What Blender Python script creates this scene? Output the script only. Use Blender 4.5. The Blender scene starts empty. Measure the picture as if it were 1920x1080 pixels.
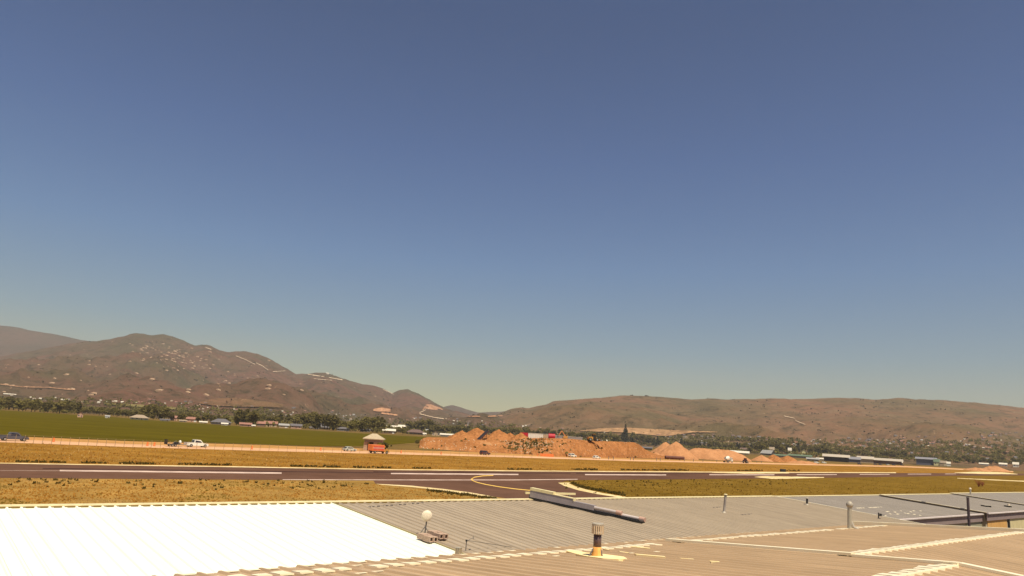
import bpy, math, random
import numpy as np
from mathutils import Vector, Matrix, noise
from mathutils.bvhtree import BVHTree

random.seed(7)
scene = bpy.context.scene
COL = scene.collection
R = math.radians
PI = math.pi

# ------------------------------------------------------------------ camera, sky, sun
FOC = 1350.0                       # focal length in pixels of the 1920 px wide photograph
PITCH = math.atan(277 / FOC)
ROLL = math.atan(0.062)
CAM = Vector((0, 0, 8.0))
cam_data = bpy.data.cameras.new('camera')
cam_data.sensor_width = 36
cam_data.lens = FOC * 36 / 1920
cam_data.clip_start = 0.1
cam_data.clip_end = 60000
cam = bpy.data.objects.new('camera', cam_data)
COL.objects.link(cam)
ROT = Matrix.Rotation(PI / 2 + PITCH, 3, 'X') @ Matrix.Rotation(ROLL, 3, 'Z')
cam.matrix_world = Matrix.Translation(CAM) @ ROT.to_4x4()
scene.camera = cam

SUN_EL, SUN_AZ = R(64), R(152)     # azimuth clockwise from +Y
scene.view_settings.view_transform = 'Standard'
scene.view_settings.look = 'None'
scene.view_settings.gamma = 1
scene.view_settings.exposure = 0.3
scene.view_settings.use_curve_mapping = False

world = bpy.data.worlds.new('World')
scene.world = world
world.use_nodes = True
wn, wl = world.node_tree.nodes, world.node_tree.links
wn.clear()
w_out = wn.new('ShaderNodeOutputWorld')
w_bg = wn.new('ShaderNodeBackground')
w_sky = wn.new('ShaderNodeTexSky')
w_sky.sky_type = 'NISHITA'
w_sky.sun_disc = False
w_sky.sun_elevation = SUN_EL
w_sky.sun_rotation = SUN_AZ
w_sky.altitude = 1700
w_sky.air_density = 1.0
w_sky.dust_density = 1.2
w_sky.ozone_density = 1.5
w_tc = wn.new('ShaderNodeTexCoord')
w_sep = wn.new('ShaderNodeSeparateXYZ')
w_ramp = wn.new('ShaderNodeValToRGB')
w_mix = wn.new('ShaderNodeMix')
w_mix.data_type = 'RGBA'
w_mix.blend_type = 'MULTIPLY'
w_mix.inputs[0].default_value = 1.0
SKY_TINT = [(0.0, (0.84, 0.66, 0.33)), (0.05, (0.78, 0.645, 0.375)), (0.12, (0.555, 0.625, 0.565)), (0.23, (0.455, 0.63, 0.74)),
            (0.37, (0.355, 0.53, 0.73)), (0.52, (0.305, 0.455, 0.63)), (1.0, (0.305, 0.455, 0.63))]
cr = w_ramp.color_ramp
while len(cr.elements) < len(SKY_TINT):
    cr.elements.new(0.5)
for el, (p, c) in zip(cr.elements, SKY_TINT):
    el.position = p
    el.color = (*c, 1)
wl.new(w_tc.outputs['Generated'], w_sep.inputs[0])
wl.new(w_sep.outputs['Z'], w_ramp.inputs[0])
wl.new(w_sky.outputs[0], w_mix.inputs[6])
wl.new(w_ramp.outputs[0], w_mix.inputs[7])
wl.new(w_mix.outputs[2], w_bg.inputs['Color'])
w_bg.inputs['Strength'].default_value = 0.10
wl.new(w_bg.outputs[0], w_out.inputs['Surface'])

sun_data = bpy.data.lights.new('sun', 'SUN')
sun_data.energy = 4.9
sun_data.angle = R(0.5)
sun_data.color = (1.0, 0.93, 0.76)
sun = bpy.data.objects.new('sun', sun_data)
COL.objects.link(sun)
sd = Vector((math.sin(SUN_AZ) * math.cos(SUN_EL), math.cos(SUN_AZ) * math.cos(SUN_EL), math.sin(SUN_EL)))
sun.rotation_euler = sd.to_track_quat('Z', 'Y').to_euler()


# ------------------------------------------------------------------ surveying helpers
def ray(px, py):
    return ROT @ Vector(((px - 960) / FOC, -(py - 540) / FOC, -1.0))


def gp(px, py, z=0.0):
    d = ray(px, py)
    return CAM + d * ((z - CAM.z) / d.z)


def on_plane(px, py, p0, n):
    d = ray(px, py)
    return CAM + d * ((p0 - CAM).dot(n) / d.dot(n))


def at_depth(px, py, y):
    d = ray(px, py)
    return CAM + d * (y / d.y)


def interp(pts, x):
    if x <= pts[0][0]:
        return pts[0][1]
    for (x0, y0), (x1, y1) in zip(pts, pts[1:]):
        if x <= x1:
            return y0 + (y1 - y0) * (x - x0) / (x1 - x0)
    return pts[-1][1]


def mpp(p):
    return p.y / FOC               # metres per photo pixel at a point


# ------------------------------------------------------------------ materials
MATS = {}


def mat(name, c1, c2=None, scale=1.0, rough=0.85, metal=0.0, c3=None, bump=0.0, stretch=(1, 1, 1), spec=0.3,
        fine=0.0, detail=6, coord='Object', lo=0.35, hi=0.65, rnd=0.0):
    if rough >= 0.8:
        spec = 0.0          # dry earth, leaves and weathered paint: no sheen
    if name in MATS:
        return MATS[name]
    m = bpy.data.materials.new(name)
    m.use_nodes = True
    N, L = m.node_tree.nodes, m.node_tree.links
    b = N['Principled BSDF']
    b.inputs['Roughness'].default_value = rough
    b.inputs['Metallic'].default_value = metal
    b.inputs['Specular IOR Level'].default_value = spec
    b.inputs['Base Color'].default_value = (*c1, 1)
    col = None
    if c2 is not None:
        tc = N.new('ShaderNodeTexCoord')
        mp = N.new('ShaderNodeMapping')
        mp.inputs['Scale'].default_value = stretch
        nz = N.new('ShaderNodeTexNoise')
        nz.inputs['Scale'].default_value = scale
        nz.inputs['Detail'].default_value = detail
        nz.inputs['Roughness'].default_value = 0.62
        rp = N.new('ShaderNodeValToRGB')
        rp.color_ramp.elements[0].position = lo
        rp.color_ramp.elements[1].position = hi
        rp.color_ramp.elements[0].color = (*c1, 1)
        rp.color_ramp.elements[1].color = (*c2, 1)
        if c3 is not None:
            e = rp.color_ramp.elements.new(min(0.98, hi + 0.08))
            e.color = (*c3, 1)
        if coord == 'Rib':
            ge = N.new('ShaderNodeNewGeometry')
            vr = N.new('ShaderNodeVectorRotate')
            vr.rotation_type = 'Z_AXIS'
            vr.inputs['Angle'].default_value = math.radians(-40.6)
            L.new(ge.outputs['Position'], vr.inputs['Vector'])
            L.new(vr.outputs[0], mp.inputs[0])
        else:
            L.new(tc.outputs[coord], mp.inputs[0])
        L.new(mp.outputs[0], nz.inputs['Vector'])
        L.new(nz.outputs[0], rp.inputs[0])
        col = rp.outputs[0]
        if fine:
            n2 = N.new('ShaderNodeTexNoise')
            n2.inputs['Scale'].default_value = scale * 9
            n2.inputs['Detail'].default_value = 4
            L.new(mp.outputs[0], n2.inputs['Vector'])
            mr = N.new('ShaderNodeMapRange')
            mr.inputs[1].default_value = 0.3
            mr.inputs[2].default_value = 0.7
            mr.inputs[3].default_value = 1 - fine
            mr.inputs[4].default_value = 1 + fine
            L.new(n2.outputs[0], mr.inputs[0])
            mx = N.new('ShaderNodeMix')
            mx.data_type = 'RGBA'
            mx.blend_type = 'MULTIPLY'
            mx.inputs[0].default_value = 1
            L.new(col, mx.inputs[6])
            L.new(mr.outputs[0], mx.inputs[7])
            col = mx.outputs[2]
        if bump:
            bp = N.new('ShaderNodeBump')
            bp.inputs['Strength'].default_value = bump
            bp.inputs['Distance'].default_value = 1.0 / scale * 0.3
            L.new(nz.outputs[0], bp.inputs['Height'])
            L.new(bp.outputs[0], b.inputs['Normal'])
    if rnd:
        oi = N.new('ShaderNodeObjectInfo')
        mr = N.new('ShaderNodeMapRange')
        mr.inputs[3].default_value = 1 - rnd
        mr.inputs[4].default_value = 1 + rnd
        L.new(oi.outputs['Random'], mr.inputs[0])
        mx = N.new('ShaderNodeMix')
        mx.data_type = 'RGBA'
        mx.blend_type = 'MULTIPLY'
        mx.inputs[0].default_value = 1
        if col is not None:
            L.new(col, mx.inputs[6])
        else:
            mx.inputs[6].default_value = (*c1, 1)
        L.new(mr.outputs[0], mx.inputs[7])
        col = mx.outputs[2]
    if col is not None:
        L.new(col, b.inputs['Base Color'])
    MATS[name] = m
    return m


def plain(name, c, rough=0.7, metal=0.0, spec=0.3):
    """a plain coat with faint mottling"""
    d = tuple(v * 0.82 for v in c)
    return mat(name, d, c, scale=1.3, rough=rough, metal=metal, spec=spec)


# ------------------------------------------------------------------ mesh builder
class MB:
    def __init__(self):
        self.v, self.f = [], []

    def add(self, vs, fs):
        o = len(self.v)
        self.v += [tuple(p) for p in vs]
        self.f += [tuple(i + o for i in f) for f in fs]
        return self

    def quad(self, a, b, c, d):
        return self.add([a, b, c, d], [(0, 1, 2, 3)])

    def box(self, x0, x1, y0, y1, z0, z1):
        v = [(x, y, z) for z in (z0, z1) for y in (y0, y1) for x in (x0, x1)]
        return self.add(v, [(0, 2, 3, 1), (4, 5, 7, 6), (0, 1, 5, 4), (2, 6, 7, 3), (0, 4, 6, 2), (1, 3, 7, 5)])

    def prism(self, prof, y0, y1, inset=0.0, zin=None):
        """profile in x,z pushed along y; points above zin are pulled in by inset"""
        n = len(prof)
        v = []
        for y, s in ((y0, 1), (y1, -1)):
            for x, z in prof:
                k = inset if (zin is not None and z > zin) else 0.0
                v.append((x, y + s * k, z))
        f = [tuple(range(n)), tuple(range(2 * n - 1, n - 1, -1))]
        for i in range(n):
            j = (i + 1) % n
            f.append((j, i, i + n, j + n))
        return self.add(v, f)

    def cyl(self, p0, p1, r0, r1=None, n=10, cap=True):
        r1 = r0 if r1 is None else r1
        p0, p1 = Vector(p0), Vector(p1)
        d = (p1 - p0).normalized()
        u = d.orthogonal().normalized()
        w = d.cross(u)
        v, f = [], []
        for p, r in ((p0, r0), (p1, r1)):
            for i in range(n):
                a = 2 * PI * i / n
                v.append(p + u * (r * math.cos(a)) + w * (r * math.sin(a)))
        for i in range(n):
            j = (i + 1) % n
            f.append((i, j, j + n, i + n))
        if cap:
            f += [tuple(range(n - 1, -1, -1)), tuple(range(n, 2 * n))]
        return self.add(v, f)

    def lathe(self, prof, n=16, c=(0, 0, 0)):
        v, f = [], []
        for r, z in prof:
            for i in range(n):
                a = 2 * PI * i / n
                v.append((c[0] + r * math.cos(a), c[1] + r * math.sin(a), c[2] + z))
        for k in range(len(prof) - 1):
            for i in range(n):
                j = (i + 1) % n
                f.append((k * n + i, k * n + j, k * n + n + j, k * n + n + i))
        f += [tuple(range(n - 1, -1, -1)), tuple(range((len(prof) - 1) * n, len(prof) * n))]
        return self.add(v, f)

    def mesh(self, name, m, smooth=False):
        me = bpy.data.meshes.new(name)
        me.from_pydata(self.v, [], self.f)
        me.materials.append(m)
        if smooth:
            me.polygons.foreach_set('use_smooth', [True] * len(me.polygons))
        me.update()
        return me

    def build(self, name, m, parent=None, smooth=False, loc=None, rz=0, label=None):
        o = bpy.data.objects.new(name, self.mesh(name, m, smooth))
        COL.objects.link(o)
        if parent:
            o.parent = parent
        if loc is not None:
            o.location = loc
        o.rotation_euler.z = rz
        if label:
            o['label'] = label
        return o


def tag(o, label=None, cat=None, group=None, kind=None):
    if label:
        o['label'] = label
    if cat:
        o['category'] = cat
    if group:
        o['group'] = group
    if kind:
        o['kind'] = kind
    return o


def empty(name, loc, rz=0.0, label=None, cat=None, group=None, s=1.0):
    o = bpy.data.objects.new(name, None)
    COL.objects.link(o)
    o.location = loc
    o.rotation_euler.z = rz
    o.scale = (s, s, s)
    return tag(o, label, cat, group)


def inst(name, me, parent=None, loc=(0, 0, 0), rz=0.0, s=(1, 1, 1)):
    o = bpy.data.objects.new(name, me)
    COL.objects.link(o)
    o.location = loc
    o.rotation_euler.z = rz
    o.scale = s
    if parent:
        o.parent = parent
    return o


def copy_tree(o, parent=None):
    c = o.copy()
    COL.objects.link(c)
    c.parent = parent
    for ch in list(o.children):
        copy_tree(ch, c)
    return c


def sheet(name, pts, z, m, kind='structure', label=None, cat=None, res=None):
    """a flat ground sheet from photo pixels on the ground (polygon)"""
    P = [gp(x, y, z) for x, y in pts]
    o = MB().add(P, [tuple(range(len(P)))]).build(name, m)
    return tag(o, label, cat, None, kind)


def band(name, upper, lower, z, m, kind='structure', step=20, wob=0.0, label=None, cat=None, rag=0.0, wf=0.045):
    """strip of ground between two pixel polylines (same x range)"""
    x0, x1 = max(upper[0][0], lower[0][0]), min(upper[-1][0], lower[-1][0])
    mb = MB()
    n = max(2, int((x1 - x0) / step))
    prev = None
    for i in range(n + 1):
        x = x0 + (x1 - x0) * i / n
        yu, yl = interp(upper, x), interp(lower, x)
        if rag:
            yl += rag * noise.noise(Vector((x * wf * 2, 3.3, z)))
            yu += rag * noise.noise(Vector((x * wf * 2, 8.1, z)))
            yl = max(yl, yu + 0.15)
        a, b = gp(x, yu, z), gp(x, yl, z)
        if prev:
            mb.quad(prev[0], prev[1], b, a)
        prev = (a, b)
    return tag(mb.build(name, m), label, cat, None, kind)


# ------------------------------------------------------------------ palette
M_dry = mat('dry_grass_field', (0.234, 0.115, 0.022), (0.322, 0.155, 0.030), scale=0.012, stretch=(1, 1, 1), fine=0.22,
            bump=0.1, c3=(0.361, 0.190, 0.049))
M_verge = mat('runway_grass', (0.252, 0.145, 0.038), (0.350, 0.194, 0.052), scale=0.03, fine=0.25, c3=(0.406, 0.262, 0.109))
M_verger = mat('island_grass', (0.149, 0.085, 0.014), (0.197, 0.111, 0.020), scale=0.03, fine=0.25, c3=(0.259, 0.164, 0.054))
M_green = mat('crop_green', (0.079, 0.060, 0.007), (0.106, 0.080, 0.009), scale=0.012, fine=0.12, stretch=(1, 2.5, 1))
M_run = mat('runway_asphalt', (0.108, 0.056, 0.038), (0.146, 0.075, 0.049), scale=0.035, rough=0.8, fine=0.10)
M_road = mat('highway_concrete', (0.572, 0.324, 0.181), (0.702, 0.396, 0.219), scale=0.05, rough=0.9, fine=0.1)
M_roadv = mat('bleached_verge', (0.400, 0.200, 0.064), (0.500, 0.256, 0.090), scale=0.06, fine=0.2)
M_white = mat('marking_paint', (0.36, 0.25, 0.20), (0.62, 0.45, 0.36), scale=0.35, rough=0.8, lo=.3, hi=.55)
M_yellow = mat('taxi_yellow_paint', (0.70, 0.42, 0.10), (0.80, 0.50, 0.14), scale=0.6, rough=0.8)
M_gravel = mat('pale_gravel', (0.60, 0.43, 0.20), (0.80, 0.62, 0.34), scale=0.12, fine=0.2)
M_dirt = mat('red_dirt', (0.302, 0.120, 0.040), (0.402, 0.166, 0.060), scale=0.09, fine=0.28, c3=(0.469, 0.232, 0.099), bump=0.5)
M_sand = mat('tan_dirt', (0.405, 0.183, 0.079), (0.515, 0.245, 0.111), scale=0.2, fine=0.15, bump=0.3)
M_valley = mat('valley_floor', (0.120, 0.072, 0.025), (0.190, 0.119, 0.038), scale=0.004, fine=0.3, c3=(0.250, 0.145, 0.056))

# ------------------------------------------------------------------ the ground
g = MB()
g.quad((-16000, -300, -0.06), (16000, -300, -0.06), (16000, 15500, -0.06), (-16000, 15500, -0.06))
tag(g.build('valley_floor', M_valley), kind='structure')

RW_FAR = [(-260, 865.5), (0, 869), (240, 873), (480, 876.5), (720, 881), (960, 883.5), (1200, 885), (1440, 886.3), (1680, 887.0),
          (1800, 887.2), (1990, 888.5)]
RW_NEAR = [(-260, 893), (0, 896), (240, 897.8), (500, 899.5), (700, 900.8), (960, 900.8), (1100, 900), (1320, 898), (1500, 896.5),
           (1700, 893.8), (1800, 892.0), (1990, 891.0)]
RD_FAR = [(-260, 806), (0, 817), (240, 827), (480, 834), (720, 842.5), (960, 850), (1200, 860), (1440, 867), (1700, 873.2),
          (1900, 883)]
RD_MID = [(-260, 814), (0, 823), (240, 832.5), (480, 840), (720, 847), (960, 854.3), (1200, 862.5), (1440, 868.4), (1700, 874.6),
          (1900, 884)]
RD_NEAR = [(-260, 820), (0, 829), (240, 838), (480, 845), (720, 851), (960, 857.5), (1200, 865.0), (1440, 870.3), (1700, 876),
           (1900, 885.2)]
FIELD_FAR = [(-400, 744), (0, 769), (100, 775), (200, 781), (300, 789), (400, 796), (480, 801), (600, 808), (720, 815), (830, 821)]
FIELD_NEAR = [(-400, 800), (0, 816), (240, 826.5), (480, 833), (600, 836.5), (700, 836), (780, 830), (815, 824), (830, 822)]
band('dry_grass_verge', [(x, y - 1.0) for x, y in RD_NEAR], [(x, y + 0.6) for x, y in RW_FAR], 0.004, M_dry)
band('runway_side_grass', [(x, y - 0.8) for x, y in RW_NEAR if x < 990] + [(990, 900)],
     [(-260, 1010), (0, 985), (990, 975)], 0.004, M_verge)
band('runway_side_grass', [(990, 900)] + [(x, y - 0.8) for x, y in RW_NEAR if x > 990],
     [(990, 975), (1600, 965), (1800, 955), (1990, 940)], 0.004, M_verger)
band('crop_field', FIELD_FAR, FIELD_NEAR, 0.012, M_green)
band('roadside_verge', RD_FAR, RD_MID, 0.016, M_roadv, rag=0.3)
band('highway', RD_MID, RD_NEAR, 0.020, M_road)
band('runway', RW_FAR, RW_NEAR, 0.024, M_run)
sheet('taxiway', [(700, 901.2), (705, 907.5), (770, 911.5), (830, 918), (900, 927), (960, 936), (1040, 945), (1180, 944), (1240, 938),
                  (1170, 933), (1120, 927), (1085, 919), (1062, 912), (1046, 906), (1060, 902), (1085, 899.8), (900, 900.5)],
      0.016, M_run)
band('runway_shoulder', [(x, y - 1.5) for x, y in RW_FAR[:-2]], RW_FAR[:-2], 0.030, M_gravel, rag=0.25)
for pts in ([(705, 907), (770, 910.5), (830, 916.5), (880, 923), (915, 929), (935, 933), (880, 927.5), (830, 919.3), (770, 913), (712, 908.6)],
            [(1046, 905), (1058, 911), (1085, 919.5), (1120, 926.5), (1170, 934), (1176, 932), (1130, 924.5), (1098, 917.5), (1078, 911.5), (1066, 906), (1070, 904.6)]):
    sheet('taxiway_shoulder', pts, 0.028, M_gravel)
for up, lo in (([(1335, 885.9), (1350, 885.2), (1480, 885.6)], [(1335, 886.2), (1400, 888.2), (1480, 887.3)]),
               ([(1414, 894.0), (1430, 892.6), (1545, 894.6)], [(1414, 894.4), (1450, 898.0), (1545, 895.8)]),
               ([(1790, 886.2), (1830, 884.2), (1880, 885.4), (1908, 888.6)], [(1790, 887.0), (1840, 888.6), (1880, 889.0), (1908, 889.4)]),
               ([(1795, 896.2), (1920, 901.5), (1990, 904)], [(1795, 897.2), (1920, 903.2), (1990, 906)])):
    band('pale_gravel_patch', up, lo, 0.032, M_gravel, step=6, rag=0.4)
# painted runway and taxiway markings
for x0, y0, x1, y1, h in ((112, 882.2, 528, 887.0, 2.6), (733, 887.8, 972, 889.6, 2.2), (1097, 889.8, 1249, 890.5, 1.9),
                          (1330, 890.1, 1452, 890.2, 1.5), (1494, 889.9, 1569, 889.8, 1.2), (1612, 889.4, 1668, 889.3, 1.0),
                          (1702, 888.9, 1746, 888.8, 0.9), (1772, 888.6, 1792, 888.6, 0.8)):
    band('centreline_stripe', [(x0, y0 - h / 2), (x1, y1 - h / 2)], [(x0, y0 + h / 2), (x1, y1 + h / 2)], 0.034, M_white, step=30)
band('runway_edge_line', [(530, 898.6), (760, 899.2), (960, 899.2), (1083, 898.0)],
     [(530, 899.8), (760, 900.5), (960, 900.5), (1083, 899.2)], 0.036, M_white)
band('runway_edge_line', [(-100, 881.4), (112, 882.6)], [(-100, 881.8), (112, 883.0)], 0.034, M_white)
arc = [(925, 891.2), (905, 892.2), (890, 894.6), (884, 897.8), (886, 901), (895, 904.5), (912, 908.5), (935, 912.5), (965, 916.5),
       (1000, 920.0), (1040, 926)]
mb = MB()
for (xa, ya), (xb, yb) in zip(arc, arc[1:]):
    dx, dy = xb - xa, yb - ya
    w = 0.65 if abs(dx) > abs(dy) else 1.6
    if abs(dx) > abs(dy):
        mb.quad(gp(xa, ya - w, .040), gp(xa, ya + w, .040), gp(xb, yb + w, .040), gp(xb, yb - w, .040))
    else:
        mb.quad(gp(xa - w, ya, .040), gp(xa + w, ya, .040), gp(xb + w, yb, .040), gp(xb - w, yb, .040))
tag(mb.build('taxiway_line', M_yellow), kind='structure')
# faint seams and rubber streaks on the runway
M_streak = mat('worn_asphalt', (0.180, 0.089, 0.056), (0.126, 0.063, 0.040), scale=0.05)
M_dark = mat('dark_asphalt', (0.056, 0.029, 0.023), (0.094, 0.049, 0.037), scale=0.05)
for x0, y0, x1, y1, h in ((530, 888.2, 880, 893.5, .5), (880, 893.5, 1080, 894.5, .5), (0, 886.5, 480, 890.5, .5)):
    band('asphalt_seam', [(x0, y0), (x1, y1)], [(x0, y0 + h), (x1, y1 + h)], 0.032, M_streak)
for up, lo in (([(80, 877.2), (520, 883.0), (700, 885.5)], [(80, 879.6), (520, 885.0), (700, 887.0)]),
               ([(700, 883.6), (960, 886.0), (1070, 887)], [(700, 886.4), (960, 887.8), (1070, 888.0)]),
               ([(1080, 886.3), (1260, 887.4), (1330, 887.6)], [(1080, 888.4), (1260, 889.0), (1330, 888.8)]),
               ([(1420, 889), (1500, 888.7), (1760, 887.9)], [(1420, 889.8), (1500, 889.0), (1760, 888.3)])):
    band('asphalt_patch', up, lo, 0.030, M_dark)

# ------------------------------------------------------------------ mountains
HILLS = []


def fbm(x, y, s, o=5):
    return noise.fractal(Vector((x / s, y / s, 1.7)), 0.9, 2.1, o)


def hill_material(name, a, b, c, speck, thr):
    m = bpy.data.materials.new(name)
    m.use_nodes = True
    N, L = m.node_tree.nodes, m.node_tree.links
    bs = N['Principled BSDF']
    bs.inputs['Roughness'].default_value = 0.95
    bs.inputs['Specular IOR Level'].default_value = 0.0
    tc = N.new('ShaderNodeTexCoord')

    def nz(s, d=8, r=0.6):
        n = N.new('ShaderNodeTexNoise')
        n.inputs['Scale'].default_value = s
        n.inputs['Detail'].default_value = d
        n.inputs['Roughness'].default_value = r
        L.new(tc.outputs['Object'], n.inputs['Vector'])
        return n.outputs[0]

    def mix(f, x, y):
        q = N.new('ShaderNodeMix')
        q.data_type = 'RGBA'
        L.new(f, q.inputs[0])
        for s, k in ((x, 6), (y, 7)):
            if isinstance(s, tuple):
                q.inputs[k].default_value = (*s, 1)
            else:
                L.new(s, q.inputs[k])
        return q.outputs[2]

    def ramp(f, lo, hi):
        q = N.new('ShaderNodeMapRange')
        q.inputs[1].default_value = lo
        q.inputs[2].default_value = hi
        L.new(f, q.inputs[0])
        return q.outputs[0]
    col = mix(ramp(nz(0.0011, 7), 0.42, 0.60), a, b)
    col = mix(ramp(nz(0.0045, 8, 0.7), 0.50, 0.72), col, c)
    dk = mix(ramp(nz(0.014, 6, 0.75), 0.50, 0.66), col, tuple(v * 0.55 for v in a))
    col = mix(ramp(nz(0.02, 6, 0.8), thr, thr + 0.05), dk, speck)
    L.new(col, bs.inputs['Base Color'])
    bp = N.new('ShaderNodeBump')
    bp.inputs['Strength'].default_value = 0.6
    bp.inputs['Distance'].default_value = 30
    L.new(nz(0.009, 8, 0.7), bp.inputs['Height'])
    L.new(bp.outputs[0], bs.inputs['Normal'])
    return m


def hill(name, crest, y0, y1, yb, m, amp, seed, lin=0.12, pw=1.8, nx=300, nu=64, gscale=700.0):
    ce = []
    for px, py in crest:
        d = ray(px, py)
        ce.append((d.x / d.y, d.z / d.y))
    ce.sort()
    X0, X1 = ce[0][0], ce[-1][0]
    vs, fs = [], []
    nb = 8
    for i in range(nx + 1):
        X = X0 + (X1 - X0) * i / nx
        E = interp(ce, X)
        top = CAM.z + E * y1
        fade = min(1.0, (i / nx) * 12, (1 - i / nx) * 12)
        for k in range(nu + 1):
            u = k / nu
            y = y0 + (y1 - y0) * u
            x = X * y
            pr = lin * u + (1 - lin) * u ** pw
            z = -3 + (top + 3) * pr
            n1 = noise.fractal(Vector((x / gscale, y / (gscale * 1.8), seed)), 0.85, 2.1, 6)
            n2 = 1 - abs(noise.fractal(Vector((x / gscale * 0.55 + 7, y / (gscale * 1.6), seed)), 0.9, 2.0, 4)) * 2
            env = min(1, u * 2.2) * (1 - u) ** 0.8
            z += amp * env * (0.9 * n1 + 0.5 * (n2 - 0.5)) * fade
            z += (amp * 0.025) * noise.fractal(Vector((x / 90, y / 90, seed)), 0.8, 2.1, 3) * min(1, u * 3)
            vs.append((x, y, z))
        for k in range(1, nb + 1):
            w = k / nb
            y = y1 + (yb - y1) * w
            vs.append((X * y, y, -3 + (top + 3) * (1 - w) ** 1.3))
    row = nu + 1 + nb
    for i in range(nx):
        for k in range(row - 1):
            a = i * row + k
            fs.append((a, a + row, a + row + 1, a + 1))
    mb = MB()
    mb.v, mb.f = vs, fs
    o = mb.build(name, m, smooth=True)
    tag(o, kind='structure')
    HILLS.append(BVHTree.FromPolygons([Vector(v) for v in vs], fs))
    return o


M_h1 = hill_material('mountain_brush', (0.088, 0.066, 0.034), (0.138, 0.068, 0.043), (0.138, 0.086, 0.052), (0.46, 0.27, 0.16), 0.64)
M_h2 = hill_material('ridge_brush', (0.121, 0.084, 0.040), (0.194, 0.098, 0.052), (0.179, 0.114, 0.060), (0.420, 0.255, 0.140), 0.63)
M_h3 = hill_material('far_mountain_brush', (0.085, 0.062, 0.042), (0.115, 0.068, 0.047), (0.102, 0.072, 0.047), (0.255, 0.16, 0.11), 0.66)
hill('far_left_mountain', [(-420, 640), (-300, 618), (-200, 606), (-100, 603), (0, 610.5), (30, 613), (60, 620), (110, 628), (150, 637),
                           (185, 642), (230, 652), (300, 672), (420, 720)], 5200, 10000, 12500, M_h3, 130, 3.3, nx=120, nu=30)
hill('left_mountain', [(-420, 668), (-200, 672), (0, 668), (90, 652), (150, 641), (185, 638.5), (215, 634), (240, 628), (255, 624.5), (270, 626),
                       (285, 629), (303, 626), (318, 629), (340, 637), (365, 647), (385, 646.5), (395, 648), (410, 656), (430, 660.5),
                       (455, 658), (480, 662), (505, 672), (530, 687), (555, 701), (575, 701.5), (590, 699.5), (612, 699), (630, 705),
                       (655, 714), (680, 721), (705, 723.5), (720, 729), (735, 738), (748, 732), (765, 730.5), (785, 738), (810, 752),
                       (832, 764), (860, 774), (890, 782), (930, 794), (1010, 812)], 1500, 7000, 9000, M_h1, 260, 1.1, nx=420, nu=100)
hill('low_far_hills', [(780, 784), (815, 772), (835, 762), (848, 759.5), (862, 763), (880, 769), (897, 773.5), (920, 772.5), (940, 772),
                       (965, 768), (1000, 772), (1080, 790)], 5000, 9500, 11500, M_h3, 60, 5.5, nx=80, nu=30)
hill('right_ridge', [(820, 803), (870, 795), (905, 785), (935, 775.5), (955, 768), (975, 764), (990, 766), (1005, 762), (1025, 758), (1037, 752.5),
                     (1060, 750), (1100, 747.5), (1135, 745), (1160, 742), (1200, 742), (1240, 744), (1270, 747), (1295, 749),
                     (1330, 747.5), (1370, 749), (1410, 748), (1450, 747), (1490, 748.5), (1520, 748), (1560, 746), (1605, 746.5),
                     (1640, 749.5), (1665, 747.5), (1685, 746.5), (1720, 748.5), (1760, 750), (1800, 753), (1850, 757), (1890, 761),
                     (1920, 765), (2000, 775), (2200, 800), (2500, 850)], 1450, 5200, 7000, M_h2, 150, 9.2, nx=420, nu=100, lin=0.10)


def terrain(px, py):
    d = ray(px, py)
    best, p = 1e9, None
    dn = d.normalized()
    for b in HILLS:
        h = b.ray_cast(CAM, dn)
        if h[0] is not None and h[3] < best:
            best, p = h[3], h[0]
    if d.z < -1e-5:
        q = gp(px, py)
        if (q - CAM).length < best:
            return q
    return p


def down(x, y):
    z = 0.0
    for b in HILLS:
        h = b.ray_cast(Vector((x, y, 3000)), Vector((0, 0, -1)))
        if h[0] is not None:
            z = max(z, h[0].z)
    return z


M_scar = mat('graded_track', (0.50, 0.35, 0.22), (0.62, 0.45, 0.30), scale=0.02)
M_cut = mat('red_cut_slope', (0.33, 0.16, 0.085), (0.46, 0.24, 0.13), scale=0.01, fine=0.3)


def ribbon(name, pts, w, m, lift=4.0):
    """track draped over the hillside; w in pixels"""
    mb = MB()
    dense = []
    for (xa, ya), (xb, yb) in zip(pts, pts[1:]):
        n = max(1, int(abs(xb - xa) + abs(yb - ya)) // 3)
        dense += [(xa + (xb - xa) * i / n, ya + (yb - ya) * i / n) for i in range(n)]
    dense.append(pts[-1])
    prev = None
    for i, (x, y) in enumerate(dense):
        ww = w * (0.7 + 0.6 * abs(noise.noise(Vector((x * 0.3, y * 0.3, 0)))))
        a, b = terrain(x, y - ww / 2), terrain(x, y + ww / 2)
        if a is None or b is None or abs(a.y - b.y) > 900:
            prev = None
            continue
        up = Vector((0, 0, lift)) - (a - CAM).normalized() * lift
        a, b = a + up, b + up
        if prev:
            mb.quad(prev[0], prev[1], b, a)
        prev = (a, b)
    if mb.f:
        tag(mb.build(name, m), kind='structure')


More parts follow.
